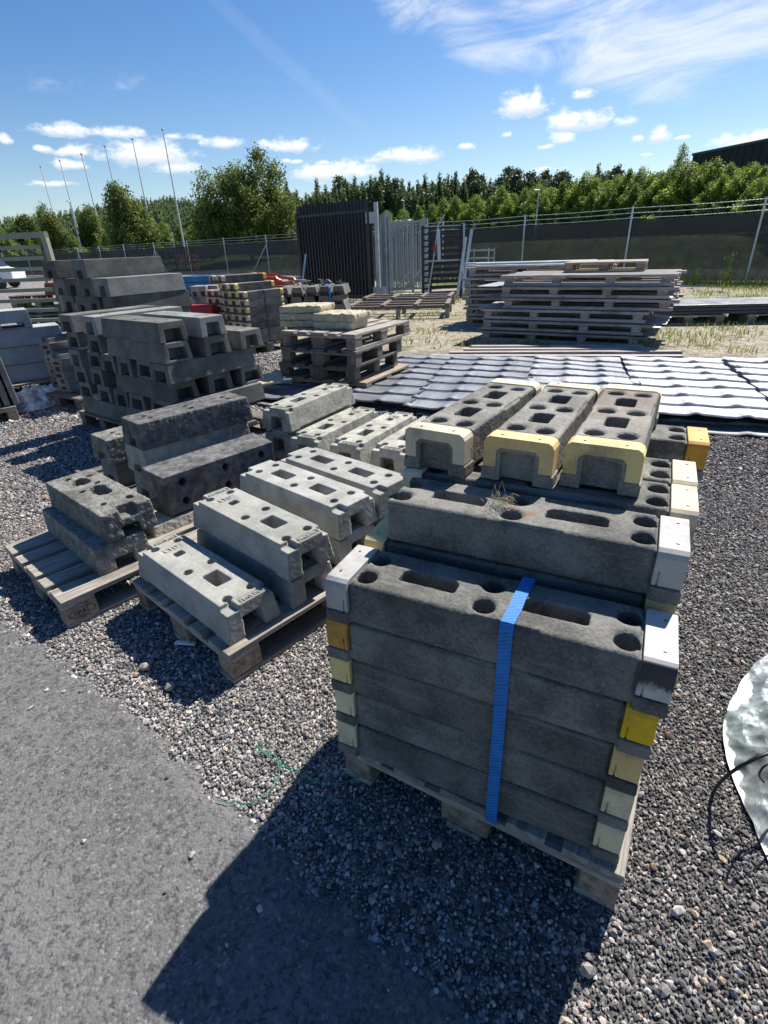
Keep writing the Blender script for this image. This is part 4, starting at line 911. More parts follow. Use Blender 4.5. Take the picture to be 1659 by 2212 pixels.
tr = t.n('ShaderNodeBsdfTransparent'); mx = t.n('ShaderNodeMixShader'); t.l(msk, mx.inputs[0]); t.l(tr.outputs[0], mx.inputs[1]); t.l(bs.outputs[0], mx.inputs[2]); t.l(mx.outputs[0], o.inputs[0]); M['chain'] = m
FP = [Vector((18.3, 12.7, 0)), Vector((15.05, 15.2, 0)), Vector((11.79, 17.96, 0)), Vector((8.87, 20.35, 0)), Vector((6.0, 23.4, 0)), Vector((3.15, 26.4, 0)), Vector((.75, 29.0, 0)), Vector((-1.8, 31.7, 0)), Vector((-4.2, 34.2, 0)), Vector((-6.6, 36.6, 0)), Vector((-10.1, 40.1, 0)), Vector((-13.6, 43.3, 0)), Vector((-16.9, 45.6, 0)), Vector((-20.2, 47.9, 0)), Vector((-23.4, 50.5, 0)), Vector((-26.4, 52.8, 0)), Vector((-31, 56.8, 0)), Vector((-35.6, 60.6, 0)), Vector((-40.5, 64.4, 0)), Vector((-46, 69, 0))]
fence = thing('yard_fence', 'chain-link yard fence on steel posts with dark netting and three top wires', 'fence', Matrix(), [])
for i, p in enumerate(FP):
    link('post', MB().tube([p, p+Vector((0, 0, 2.37))], .034, 10).mesh('post', M['galv']), fence)
for i in (9, 12, 15):
    a = FP[i]; b = FP[i].lerp(FP[i-1], .3); c = FP[i].lerp(FP[i+1], .3) if i != 9 else None
    link('brace', MB().tube([Vector((a.x, a.y, 1.85)), Vector((c.x, c.y, 0)) if c else Vector((b.x-2.2, b.y+1.9, 0))], .028, 8).mesh('brace', M['galv']), fence)
    if c: link('brace', MB().tube([Vector((a.x, a.y, 1.85)), Vector((b.x, b.y, 0))], .028, 8).mesh('brace', M['galv']), fence)
for z in (2.02, 2.17, 2.32):
    b = MB()
    for i in range(len(FP)-1):
        n = 6; pts = [FP[i].lerp(FP[i+1], k/n)+Vector((0, -.03, z-.02*math.sin(math.pi*k/n))) for k in range(n+1)]; b.tube(pts, .006, 5, caps=False)
    for i in range(8):
        for k in range(1, 40):
            q = FP[i].lerp(FP[i+1], k/40)+Vector((0, -.03, z-.02*math.sin(math.pi*k/40))); b.box(q.x-.012, q.x+.012, q.y-.012, q.y+.012, q.z-.014, q.z+.014)
    link('barbed_wire', b.mesh('barbed_wire', M['galv']), fence)
nd = Vector((.69, .72, 0))
for nm, mt, off, z0_, z1_ in (('chain_link', M['chain'], -.02, .03, 1.98), ('windbreak_netting', M['net'], .04, .07, 1.965)):
    vs = []; fs = []; uv = []; L = 0; n = 14
    for i in range(len(FP)-1):
        seg = (FP[i+1]-FP[i]).length
        for k in range(n if i < len(FP)-2 else n+1):
            q = FP[i].lerp(FP[i+1], k/n)+nd*(off+(.02*math.sin(k*2.1+i) if nm != 'chain_link' else 0)); l = L+seg*k/n
            vs += [(q.x, q.y, z0_), (q.x, q.y, z1_-.02*math.sin(math.pi*k/n))]; uv += [(l, z0_), (l, z1_)]
        L += seg
    for i in range(len(vs)//2-1): fs.append((2*i, 2*i+2, 2*i+3, 2*i+1))
    me = bpy.data.meshes.new(nm); me.from_pydata(vs, [], fs); ul = me.uv_layers.new(name='UVMap')
    for lp in me.loops: ul.data[lp.index].uv = uv[lp.vertex_index]
    me.materials.append(mt); link(nm, me, fence)
# banner on the far side of the netting, its dull red letters read mirrored from here
m, t, bs, o = newmat('dull_red_letters'); bs.inputs['Base Color'].default_value = (.16, .028, .025, 1); M['redletters'] = m
bn = text_mesh('CPIPE', 1.55, .004, 'banner_lettering', M['redletters'])
pc = FP[11].lerp(FP[12], .12); fd = (FP[10]-FP[12]).normalized(); an = math.atan2(fd.y, fd.x)
bn.transform(Matrix.Translation((pc.x-nd.x*.01, pc.y-nd.y*.01, .85)) @ Matrix.Rotation(an, 4, 'Z') @ Matrix.Rotation(R(90), 4, 'X') @ Matrix.Diagonal((-1, 1.05, 1, 1)))
link('banner_lettering', bn, fence)
# ---- flagpoles, lamps
pole_m = paint_mat('white_flagpole', (.88, .88, .88), .4)
FB = [((222, 300), (363, 772)), ((328, 268), (468, 768)), ((447, 232), (588, 764)), ((576, 190), (717, 757)), ((727, 150), (862, 748)), ((893, 97), (1018, 725))]
kz = 700/1659
for i, (a, bb) in enumerate(FB):
    top = (a[0]*kz*.932, (260+a[1]*kz)*.932)
    lo, hi = 20.0, 200.0
    for _ in range(50):
        d = (lo+hi)/2
        if atd(*top, d).z < 14: lo = d
        else: hi = d
    q = atd(*top, lo); fp = thing('flagpole', f'tall bare white flagpole beyond the fence, {["leftmost and farthest", "second from left", "third from left", "fourth from left", "fifth from left", "rightmost and nearest"][i]}', 'flagpole', xf((q.x, q.y, 0)), [], 'row of white flagpoles')
    link('pole', MB().tube([(0, 0, 0), (0, 0, 14)], .12, 10, r1=.06).mesh('pole', pole_m), fp)
    bm = bmesh.new(); bmesh.ops.create_uvsphere(bm, u_segments=10, v_segments=8, radius=.13); me = bpy.data.meshes.new('finial'); bm.to_mesh(me); bm.free(); me.materials.append(M['galv_dull']); me.transform(Matrix.Translation((0, 0, 14.05))); link('finial', me, fp)
def lamp(px, py, dist, lab, side):
    q = atd(px, py, dist); h = q.z; r = thing('street_lamp', lab, 'street lamp', xf((q.x, q.y, 0)), [], 'street lamps')
    link('pole', MB().tube([(0, 0, 0), (0, 0, h)], .07, 8, r1=.045).mesh('pole', M['galv']), r)
    link('lamp_head', bake(MB().box(-.08, .45, -.09, .09, 0, .07, 0, .04, .03).raw(), M['galv'], None, bevel=.03, name='lamp_head'), r).matrix_local = xf((0, 0, h), side, 0, R(-6))
lamp((1180+190*.3617)*.932, (320+338*.3617)*.932, 46, 'slim street lamp before the young trees right of the timber stack', R(190))
lamp(380*kz*.932, (260+492*kz)*.932, 75, 'street lamp beside the second flagpole, its arm pointing left', R(160))
lamp(945*kz*.932, (260+668*kz)*.932, 66, 'low street lamp between the right flagpoles and the big birch', R(180))
lamp((640+818*.3617)*.932, (360+292*.3617)*.932, 80, 'thin street lamp before the spruces behind the galvanised gates', R(200))
# ================================================================ ground
def sstep(x, a, b):
    t = np.clip((x-a)/(b-a), 0, 1); return t*t*(3-2*t)
def gz(x, y):
    d = .71*x+.70*y-20.9
    return (1.35*sstep(d, 8.5, 15))*(.45+.55*sstep(x, -14, 2))
xs = np.unique(np.concatenate([np.linspace(-900, -60, 16), np.linspace(-60, 60, 121), np.linspace(60, 900, 16)])); ys = np.unique(np.concatenate([np.linspace(-60, -5, 8), np.linspace(-5, 95, 101), np.linspace(95, 1500, 18)]))
X, Y = np.meshgrid(xs, ys); Z = gz(X, Y); nx, ny = len(xs), len(ys)
vs = np.stack([X, Y, Z], -1).reshape(-1, 3)
me = bpy.data.meshes.new('ground'); fs = [(j*nx+i, j*nx+i+1, (j+1)*nx+i+1, (j+1)*nx+i) for j in range(ny-1) for i in range(nx-1)]
me.from_pydata(vs.tolist(), [], fs); me.polygons.foreach_set('use_smooth', [True]*len(fs))
m, t, b, o = newmat('yard_gravel_and_field'); tc = t.n('ShaderNodeTexCoord'); v = tc.outputs['Object']; sp_ = t.n('ShaderNodeSeparateXYZ'); t.l(v, sp_.inputs[0])
def pebble(scale, cols, seed):
    vo = t.n('ShaderNodeTexVoronoi'); t.l(t.vm('ADD', v, (seed, seed*.7, 0)), vo.inputs['Vector']); vo.inputs['Scale'].default_value = scale
    sv = t.n('ShaderNodeSeparateColor'); t.l(vo.outputs['Color'], sv.inputs[0])
    cr = t.n('ShaderNodeValToRGB'); t.l(sv.outputs[0], cr.inputs[0]); cr.color_ramp.interpolation = 'CONSTANT'
    for i, (p, c) in enumerate(cols):
        e = cr.color_ramp.elements[i] if i < 2 else cr.color_ramp.elements.new(p); e.position = p; e.color = (*c, 1)
    return cr.outputs[0], vo.outputs['Distance']
gcol, gd = pebble(62, [(0, (.08, .08, .08)), (.32, (.15, .145, .14)), (.55, (.25, .235, .225)), (.72, (.36, .33, .31)), (.86, (.48, .42, .39)), (.95, (.62, .59, .55))], 0)
tcol, td = pebble(38, [(0, (.26, .225, .17)), (.4, (.36, .31, .235)), (.7, (.44, .39, .31)), (.9, (.55, .50, .42))], 5)
mac = t.noise(v, .8, 5, .6); fine = t.noise(v, 5, 5, .65)
tcol = t.mix(t.math('MULTIPLY', t.rng(fine, .47, .62), .75), tcol, (.20, .17, .11))
tcol = t.mix(t.math('MULTIPLY', t.rng(t.noise(v, 1.6, 6, .7), .53, .64), .8), tcol, (.085, .105, .03))
# weedy strip starts behind the roof sheets and runs to the fence
ln = t.math('ADD', t.math('ADD', sp_.outputs[1], t.math('MULTIPLY', sp_.outputs[0], .30)), t.math('MULTIPLY', t.math('SUBTRACT', mac, .5), 1.6))
zw = t.rng(ln, 8.0, 8.7)
zw = t.math('MULTIPLY', zw, t.rng(t.math('ADD', sp_.outputs[0], t.math('MULTIPLY', mac, 1.5)), -2.6, -1.2))
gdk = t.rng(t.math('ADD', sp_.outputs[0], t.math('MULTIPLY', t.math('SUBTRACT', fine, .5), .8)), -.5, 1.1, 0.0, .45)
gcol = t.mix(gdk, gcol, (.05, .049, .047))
col = t.mix(zw, gcol, tcol)
dist = t.math('SUBTRACT', t.math('ADD', t.math('MULTIPLY', sp_.outputs[0], .71), t.math('MULTIPLY', sp_.outputs[1], .70)), 20.9)
road = t.mix(t.rng(fine, .3, .7), (.14, .135, .125), (.24, .225, .20))
grass = t.mix(t.rng(t.noise(v, .7, 6, .65), .35, .65), (.045, .075, .016), (.12, .155, .04))
grass = t.mix(t.rng(t.noise(v, 2.5, 6, .7), .5, .7), grass, (.20, .19, .07))
col = t.mix(t.rng(dist, .4, 1.0), col, road)
col = t.mix(t.rng(t.math('ADD', dist, t.math('MULTIPLY', mac, 2)), 8.6, 9.4), col, grass)
t.l(col, b.inputs['Base Color']); b.inputs['Roughness'].default_value = .95; b.inputs['Specular IOR Level'].default_value = .15
h = t.math('SUBTRACT', .6, gd); h2 = t.math('ADD', t.math('MULTIPLY', h, 1), t.math('MULTIPLY', fine, .8))
t.l(t.bump(h2, .8, .012), b.inputs['Normal']); me.materials.append(m)
tag(link('ground', me), kind='structure')
# asphalt apron, lower left
edge = [(-14, 13.6), (-9, 8.9), (-5.2, 5.2), (-3.2, 3.35), (-2.3, 2.46), (-1.78, 1.97), (-1.56, 1.80), (-1.36, 1.68), (-1.2, 1.56), (-1.0, 1.43), (-.82, 1.29), (-.66, 1.15), (-.54, 1.04), (-.43, .97), (-.34, .89), (-.26, .82), (-.17, .75), (-.05, .67), (.15, .50), (.6, .1), (1.6, -.8), (6, -5)]
ed = []
for i in range(len(edge)-1):
    n = 10
    for k in range(n):
        q = Vector(edge[i]).lerp(Vector(edge[i+1]), k/n); w = .012*math.sin(q.x*37)+.01*math.sin(q.y*61+1)
        ed.append((q.x+w, q.y+w))
vs = []; fs = []; dirw = Vector((-.72, -.69))
for x, y in ed:
    for k, s_ in enumerate((0, .04, .5, 2, 8, 30)): vs.append((x+dirw.x*s_, y+dirw.y*s_, .002 if k == 0 else .0085))
n = len(ed)
for i in range(n-1):
    for k in range(5): a = i*6+k; fs.append((a, a+1, a+7, a+6))
m, t, b, o = newmat('worn_asphalt'); tc = t.n('ShaderNodeTexCoord'); v = tc.outputs['Object']
vo = t.n('ShaderNodeTexVoronoi'); t.l(v, vo.inputs['Vector']); vo.inputs['Scale'].default_value = 120
sv = t.n('ShaderNodeSeparateColor'); t.l(vo.outputs['Color'], sv.inputs[0])
cr = t.n('ShaderNodeValToRGB'); t.l(sv.outputs[0], cr.inputs[0]); cr.color_ramp.interpolation = 'CONSTANT'
for i, (p, c) in enumerate([(0, .20), (.35, .25), (.62, .30), (.83, .38), (.95, .52)]):
    e = cr.color_ramp.elements[i] if i < 2 else cr.color_ramp.elements.new(p); e.position = p; e.color = (c*1.02, c, c*.95, 1)
a = t.noise(v, 2.2, 6, .65); f2 = t.noise(v, 60, 4, .7)
c = t.mix(t.rng(a, .40, .66), cr.outputs[0], (.34, .33, .312)); c = t.mix(t.math('MULTIPLY', t.rng(f2, .36, .52), .35), (.06, .06, .062), c)
c = t.mix(t.math('MULTIPLY', t.rng(t.noise(v, 5, 8, .75), .60, .70), .5), c, (.30, .285, .25))
t.l(c, b.inputs['Base Color']); b.inputs['Roughness'].default_value = .85; b.inputs['Specular IOR Level'].default_value = .35
pit = t.rng(t.noise(v, 85, 2, .5), .24, .36); c = t.mix(pit, (.09, .09, .09), c); t.l(c, b.inputs['Base Color'])
hh = t.math('ADD', t.math('ADD', t.math('MULTIPLY', t.math('SUBTRACT', .5, vo.outputs['Distance']), .9), t.math('MULTIPLY', pit, .7)), t.math('MULTIPLY', f2, 1.0))
t.l(t.bump(hh, .5, .005), b.inputs['Normal'])
tag(link('asphalt', MB().add(vs, fs).mesh('asphalt', m)), kind='structure')
# ---- loose gravel: real stones
def inside_asphalt(x, y):
    E = np.array(edge); s = np.full(x.shape, 1e9)
    best = np.zeros(x.shape)
    for i in range(len(E)-1):
        a, bb = E[i], E[i+1]; d = bb-a; L2 = (d**2).sum(); tt = np.clip(((x-a[0])*d[0]+(y-a[1])*d[1])/L2, 0, 1)
        px, py = a[0]+tt*d[0], a[1]+tt*d[1]; q = np.hypot(x-px, y-py); sgn = np.sign(-((x-px)*d[1]-(y-py)*d[0]))
        u = q < s; s = np.where(u, q, s); best = np.where(u, sgn, best)
    return -s*best        # >0 on the asphalt side
ico = None
bm = bmesh.new(); bmesh.ops.create_icosphere(bm, subdivisions=1, radius=1); ICO_V = np.array([v_.co[:] for v_ in bm.verts]); ICO_F = np.array([[v_.index for v_ in f.verts] for f in bm.faces]); bm.free()
def stones(name, pts, r, cols, mat, zoff=.25, jag=1.0):
    n = len(pts); k = len(ICO_V)
    V = np.repeat(ICO_V[None], n, 0)*(1+jag*RNG.uniform(-.33, .30, (n, k, 1)))
    V *= RNG.uniform(.62, 1.25, (n, 1, 3))*r[:, None, None]; V[..., 2] *= .78
    A = RNG.uniform(0, 2*np.pi, n); c, s = np.cos(A)[:, None], np.sin(A)[:, None]; x, y = V[..., 0]*c-V[..., 1]*s, V[..., 0]*s+V[..., 1]*c
    B = RNG.uniform(-.6, .6, n)[:, None]; z = V[..., 2]*np.cos(B)+x*np.sin(B); x = x*np.cos(B)-V[..., 2]*np.sin(B)
    V = np.stack([x, y, z], -1)+pts[:, None, :]; V[..., 2] += (r*zoff)[:, None]
    Fc = (ICO_F[None]+(np.arange(n)*k)[:, None, None]).reshape(-1, 3)
    me = bpy.data.meshes.new(name); nv, nf = n*k, len(Fc)
    me.vertices.add(nv); me.vertices.foreach_set('co', V.reshape(-1).astype(np.float32)); me.loops.add(nf*3); me.loops.foreach_set('vertex_index', Fc.reshape(-1).astype(np.int32))
    me.polygons.add(nf); me.polygons.foreach_set('loop_start', (np.arange(nf)*3).astype(np.int32)); me.polygons.foreach_set('loop_total', np.full(nf, 3, np.int32))
    me.update(calc_edges=True); me.polygons.foreach_set('use_smooth', np.zeros(nf, bool)); at_ = me.attributes.new('stone_colour', 'FLOAT_COLOR', 'POINT')
    C = np.concatenate([np.repeat(cols, k, 0), np.ones((nv, 1))], 1); at_.data.foreach_set('color', C.reshape(-1).astype(np.float32))
    me.materials.append(mat); return me
m, t, b, o = newmat('crushed_stone'); an_ = t.n('ShaderNodeAttribute', attribute_name='stone_colour'); tc = t.n('ShaderNodeTexCoord')
c = t.mix(t.rng(t.noise(tc.outputs['Object'], 160, 3, .7), .3, .7, 0, .45), an_.outputs['Color'], t.mix(.5, an_.outputs['Color'], (.02, .02, .02)))
t.l(c, b.inputs['Base Color']); b.inputs['Roughness'].default_value = .8; b.inputs['Specular IOR Level'].default_value = .35
t.l(t.bump(t.noise(tc.outputs['Object'], 300, 3), .4, .002), b.inputs['Normal']); M['stone'] = m
def frustum(x, y, mar=.16):
    d = np.stack([x, y, np.full(x.shape, -H)], -1); zc = d @ np.array(FW); px = (d @ np.array(RT))/zc*F/1659; py = (d @ np.array(UP))/zc*F/2212
    return (zc > .1) & (np.abs(px) < .5+mar*1.9) & (np.abs(py) < .5+mar)
def jitter(x0, x1, y0, y1, sp):
    gx, gy = np.meshgrid(np.arange(x0, x1, sp), np.arange(y0, y1, sp)); gx = gx.ravel(); gy = gy.ravel()
    return gx+RNG.uniform(-.5, .5, gx.size)*sp, gy+RNG.uniform(-.5, .5, gy.size)*sp
PAL_ = np.array([(.066, .064, .063), (.098, .094, .090), (.142, .134, .128), (.20, .187, .177), (.27, .248, .23), (.345, .30, .275), (.42, .38, .34), (.52, .485, .43), (.48, .33, .23), (.40, .285, .24)])
def stone_cols(n, x):
    w1 = np.array([.22, .23, .19, .14, .09, .06, .03, .015, .012, .013]); w2 = np.array([.12, .14, .17, .19, .16, .11, .06, .02, .012, .018])
    k = np.clip((.75-x)/1.2, 0, 1); u = RNG.random(n)
    i1 = np.searchsorted(np.cumsum(w1/w1.sum()), u); i2 = np.searchsorted(np.cumsum(w2/w2.sum()), u)
    i = np.where(RNG.random(n) < k, i2, i1).clip(0, 9); return np.minimum(PAL_[i]*RNG.uniform(.8, 1.2, (n, 1))*(1.18+.2*k)[:, None], .6)
P_, R_ = [], []
for (y0, y1, sp, rm) in ((.3, 1.5, .0088, .0048), (1.5, 3.0, .0100, .0056), (3.0, 5.2, .0155, .0082), (5.2, 9.0, .030, .014)):
    x, y = jitter(-.95*y1-1.0, .85*y1+.6, y0, y1, sp); k = frustum(x, y); x, y = x[k], y[k]
    ia = inside_asphalt(x, y); keep = RNG.random(x.size) < np.where(ia < -.03, 1, np.where(ia < .05, .55-ia*8, .0)); 
    if y0 > 5: keep &= (y+.3*x < 8.2)
    x, y = x[keep], y[keep]; r = rm*RNG.lognormal(0, .28, x.size); P_.append(np.stack([x, y, RNG.uniform(0, .004, x.size)], -1)); R_.append(r)
P_ = np.concatenate(P_); R_ = np.concatenate(R_)
# a few larger lumps
x, y = jitter(-3, 3, .4, 4, .13); k = frustum(x, y) & (inside_asphalt(x, y) < -.04) & (RNG.random(x.size) < np.where(x > .3, .75, .3))
P_ = np.concatenate([P_, np.stack([x[k], y[k], np.full(k.sum(), .006)], -1)]); R_ = np.concatenate([R_, RNG.uniform(.008, .015, k.sum())])
cols = stone_cols(len(P_), P_[:, 0]); cols[-k.sum():] = np.array([(.46, .38, .29), (.44, .29, .21), (.40, .38, .35), (.26, .25, .24), (.50, .36, .24)])[RNG.integers(0, 5, k.sum())]
tag(link('gravel', stones('gravel', P_, R_, cols, M['stone'])), 'loose crushed dark and pinkish gravel over the yard', 'gravel', kind='stuff')
x, y = jitter(-2.6, .6, .2, 2.6, .05); k = frustum(x, y); ia = inside_asphalt(x, y); k &= (ia > .03) & (RNG.random(x.size) < .03+.5*np.exp(-ia/.06)); x, y = x[k], y[k]
tag(link('loose_stones', stones('loose_stones', np.stack([x, y, np.full(x.size, .009)], -1), .0055*RNG.lognormal(0, .35, x.size), stone_cols(x.size, x)*1.3, M['stone'])), 'stray stones scattered on the asphalt', 'stones', kind='stuff')
# ---- grass and weeds
m, t, b, o = newmat('weed_blades'); an_ = t.n('ShaderNodeAttribute', attribute_name='blade_colour'); t.l(an_.outputs['Color'], b.inputs['Base Color']); b.inputs['Roughness'].default_value = .6
tl = t.n('ShaderNodeBsdfTranslucent'); t.l(an_.outputs['Color'], tl.inputs[0]); mx = t.n('ShaderNodeMixShader', i_Fac=.35); t.l(b.outputs[0], mx.inputs[1]); t.l(tl.outputs[0], mx.inputs[2]); t.l(mx.outputs[0], o.inputs[0]); M['blade'] = m
def blades(name, px, py, h, pal, mat, w=.006):
    n = len(px); a = RNG.uniform(0, 6.28, n); ln = RNG.uniform(.1, .55, n)*h; z0 = gz(px, py)
    bx, by = np.cos(a+1.57)*w*RNG.uniform(.6, 1.5, n), np.sin(a+1.57)*w
    dx, dy = np.cos(a)*ln, np.sin(a)*ln
    V = np.stack([np.stack([px-bx, py-by, z0], -1), np.stack([px+bx, py+by, z0], -1), np.stack([px+bx*.7+dx*.35, py+by*.7+dy*.35, z0+h*.6], -1), np.stack([px-bx*.7+dx*.35, py-by*.7+dy*.35, z0+h*.6], -1), np.stack([px+dx, py+dy, z0+h*.98], -1)], 1)
    me = bpy.data.meshes.new(name); base = np.arange(n)*5
    Fq = np.stack([base, base+1, base+2, base+3], -1); Ft = np.stack([base+3, base+2, base+4], -1)
    me.from_pydata(V.reshape(-1, 3).tolist(), [], Fq.tolist()+Ft.tolist())
    at_ = me.attributes.new('blade_colour', 'FLOAT_COLOR', 'POINT'); C = pal[RNG.integers(0, len(pal), n)]*RNG.uniform(.75, 1.25, (n, 1))
    at_.data.foreach_set('color', np.concatenate([np.repeat(C, 5, 0), np.ones((n*5, 1))], 1).reshape(-1).astype(np.float32)); me.materials.append(mat); return me
GPAL = np.array([(.12, .20, .02), (.19, .29, .03), (.26, .34, .05), (.32, .34, .09), (.42, .38, .19)])
cx_ = []; cy_ = []
for _ in range(3600):
    q = RNG.uniform(-2, 15), RNG.uniform(7.0, 24)
    d = .71*q[0]+.70*q[1]-20.9
    if q[1]+.30*q[0] < 8.6 or d > .2 or abs(q[0]) > q[1]*.85: continue
    pr = .25+.75*math.exp(-abs(d)/2.0) if math.sin(q[0]*1.3+2)*math.cos(q[1]*.9) > -.25 else .10
    if RNG.random() > pr: continue
    n = int(RNG.integers(14, 60)); cx_.append(RNG.normal(q[0], .2, n)); cy_.append(RNG.normal(q[1], .2, n))
fx = []; 
for i in range(2, 9):
    n = 900; u = RNG.random(n); fx.append(np.stack([FP[i].x+(FP[i-1].x-FP[i].x)*u, FP[i].y+(FP[i-1].y-FP[i].y)*u], -1)-np.array([.7, .72])*RNG.gamma(1.2, .28, n)[:, None]+.05)
fx = np.concatenate(fx); px = np.concatenate(cx_+[fx[:, 0]]); py = np.concatenate(cy_+[fx[:, 1]])
hgt = RNG.uniform(.03, .11, len(px)); hgt[-len(fx):] = RNG.uniform(.08, .40, len(fx))
tag(link('grass', blades('grass', px, py, hgt, GPAL, M['blade'], .007)), 'sparse grass and weeds over the stony strip before the fence', 'grass', kind='stuff')
def tallweed(x, y, h, lab, seed):
    rg = np.random.default_rng(seed); b = MB(); b.tube([(0, 0, 0), (.03, 0, h*.5), (.07, .02, h)], .008, 5, r1=.003); n = 90; 
    r_ = thing('tall_weed', lab, 'weed', xf((x, y, 0)), [('stem', b.mesh('stem', M['straw']))], 'tall weeds by the fence')
    me = blades('leaves', rg.normal(0, .07, n), rg.normal(0, .07, n), rg.uniform(.05, .12, n), GPAL[:2]*.45, M['blade'], .014)
    co = np.empty(n*15); me.vertices.foreach_get('co', co); co = co.reshape(n, 5, 3); zz = rg.uniform(.1, 1, n)*h; co[:, :, 2] += zz[:, None]; co[:, :, 0] += (zz/h*.07)[:, None]; me.vertices.foreach_set('co', co.reshape(-1)); link('leaves', me, r_)
q = at(1495, 622); tallweed(q.x, q.y, .5, 'dark leafy weed at the foot of the fence post right of the timber stack', 1)
q = at(1560, 628); tallweed(q.x, q.y, 1.0, 'tall thin weed growing against the netting near the right edge', 2)

# ================================================================ twine, scraps, cable, foil
b = MB(); pts = [at(552, 1610, .02), at(585, 1632, .012), at(603, 1652, .02), at(640, 1668, .014), at(690, 1692, .018), at(735, 1692, .016), at(775, 1680, .018)]
pts2 = [at(555, 1612, .018), at(578, 1634, .016), at(600, 1650, .012), at(604, 1662, .014), at(595, 1690, .016), at(560, 1728, .014), at(520, 1736, .012), at(470, 1728, .014)]
def smooth_pts(p, n=6, am=.004):
    out = []; rg = random.Random(len(p))
    for i in range(len(p)-1):
        p0, p1, p2, p3 = p[max(i-1, 0)], p[i], p[i+1], p[min(i+2, len(p)-1)]
        for k in range(n):
            u = k/n; q = .5*((2*p1)+(p2-p0)*u+(2*p0-5*p1+4*p2-p3)*u*u+(3*p1-p0-3*p2+p3)*u**3); out.append(q+Vector((rg.uniform(-am, am), rg.uniform(-am, am), 0)))
    return out+[p[-1]]
b.tube(smooth_pts(pts), .0018, 5).tube(smooth_pts(pts2), .0014, 5).tube(smooth_pts([p+Vector((.004, .003, .002)) for p in pts[:4]]), .0018, 5)
tag(link('twine', b.mesh('twine', M['string'])), 'tangle of green twine lying across the gravel and shadow edge', 'twine')
b = MB(); b.tube(smooth_pts([at(735, 1660, .02), at(760, 1662, .03), at(800, 1656, .045), at(840, 1648, .03)], 6, .003), .0016, 5)
tag(link('straw_stalk', b.mesh('straw_stalk', M['straw'])), 'single dry stalk at the left foot of the front pallet', 'straw')
q = at(402, 1396); b = MB(); b.box(-.048, .048, -.012, .012, 0, .006, 0, .006, .003)
solo('paper_scrap', 'small white scrap on the gravel beside the middle pallet', 'scrap', xf((q.x, q.y, .016), R(-8), R(5)), bake(b.raw(), M['tagw'], None, bevel=.002, seg=1, name='paper_scrap'))
for k, (px, py, r, lab) in enumerate(((370, 1490, .020, 'pale lump of stone in the shadow of the middle pallet'), (316, 1448, .022, 'pinkish flat stone in the shadow left of the middle pallet'), (417, 1852, .010, 'single white stone on the asphalt near the shadow edge'), (1268, 2105, .022, 'tall pale stone on the gravel at the lower right shadow edge'), (945, 1640+190, .016, 'grey lump of stone under the front pallet edge'))):
    q = at(px, py); me = stones('stone', np.array([(0, 0, 0.)]), np.array([r]), np.array([(.36, .32, .28)]), M['stone'], .5, .45); solo('loose_stone', lab, 'stone', xf((q.x, q.y, .008), 0, 0, 0, (1.2, 1, 1)), me, 'single larger stones')
foil = paint_mat('silver_foil', (.27, .295, .30), .5, .25, .3, 9, (.15, .22, .21), .6, 1.0, .03, 26)
tag(link('foil_sheet', crumple('foil_sheet', [(2.2, 1.75), (1.62, 1.62), (1.47, 1.53), (1.33, 1.44), (1.23, 1.35), (1.14, 1.26), (1.085, 1.19), (1.05, 1.12), (1.02, 1.04), (1.0, .96), (.985, .88), (.965, .80), (.95, .68), (1.1, .3), (1.6, .0), (2.4, .2), (2.7, 1.0)], .15, foil, 5, 96, .24)), 'crumpled silver foil sheet spread on the gravel at the right edge', 'foil sheet')
b = MB(); b.tube(smooth_pts([at(1538, 1718, .01), at(1550, 1697, .06), at(1575, 1672, .13), at(1610, 1650, .19), at(1659, 1628, .22), at(1720, 1615, .2), at(1800, 1650, .12)], 6, 0), .0048, 8)
b.tube(smooth_pts([at(1650, 1690, .14), at(1640, 1672, .2), at(1662, 1650, .24), at(1720, 1650, .2)], 6, 0), .0028, 6)
tag(link('cable', b.mesh('cable', M['cable'], True)), 'black cable arching over the silver foil at the right edge', 'cable')
# ================================================================ vegetation
def leaf_mat(name, c0, c1, c2, tr=.3):
    m, t, b, o = newmat(name); oi = t.n('ShaderNodeObjectInfo'); an = t.n('ShaderNodeAttribute', attribute_name='leaf_tone')
    c = t.mix(an.outputs['Fac'], c0, c1); c = t.mix(t.math('MULTIPLY', t.rng(oi.outputs['Random'], .4, 1), .75), c, c2, 'MIX')
    hv = t.n('ShaderNodeHueSaturation'); t.l(c, hv.inputs['Color']); t.l(t.math('ADD', .72, t.math('MULTIPLY', an.outputs['Fac'], .6)), hv.inputs['Value'])
    t.l(hv.outputs[0], b.inputs['Base Color']); b.inputs['Roughness'].default_value = .55; b.inputs['Specular IOR Level'].default_value = .3
    tl = t.n('ShaderNodeBsdfTranslucent'); t.l(hv.outputs[0], tl.inputs[0]); mx = t.n('ShaderNodeMixShader'); mx.inputs[0].default_value = tr
    t.l(b.outputs[0], mx.inputs[1]); t.l(tl.outputs[0], mx.inputs[2]); t.l(mx.outputs[0], o.inputs[0]); return m
M['birch'] = leaf_mat('birch_leaves', (.085, .125, .03), (.23, .265, .07), (.14, .18, .045), .45)
M['young'] = leaf_mat('young_birch_leaves', (.085, .15, .024), (.30, .365, .06), (.17, .25, .045), .5)
M['spruce'] = leaf_mat('spruce_needles', (.055, .09, .035), (.16, .21, .08), (.10, .14, .055), .4)
M['pine'] = leaf_mat('pine_needles', (.07, .10, .045), (.18, .21, .09), (.07, .09, .04), .2)
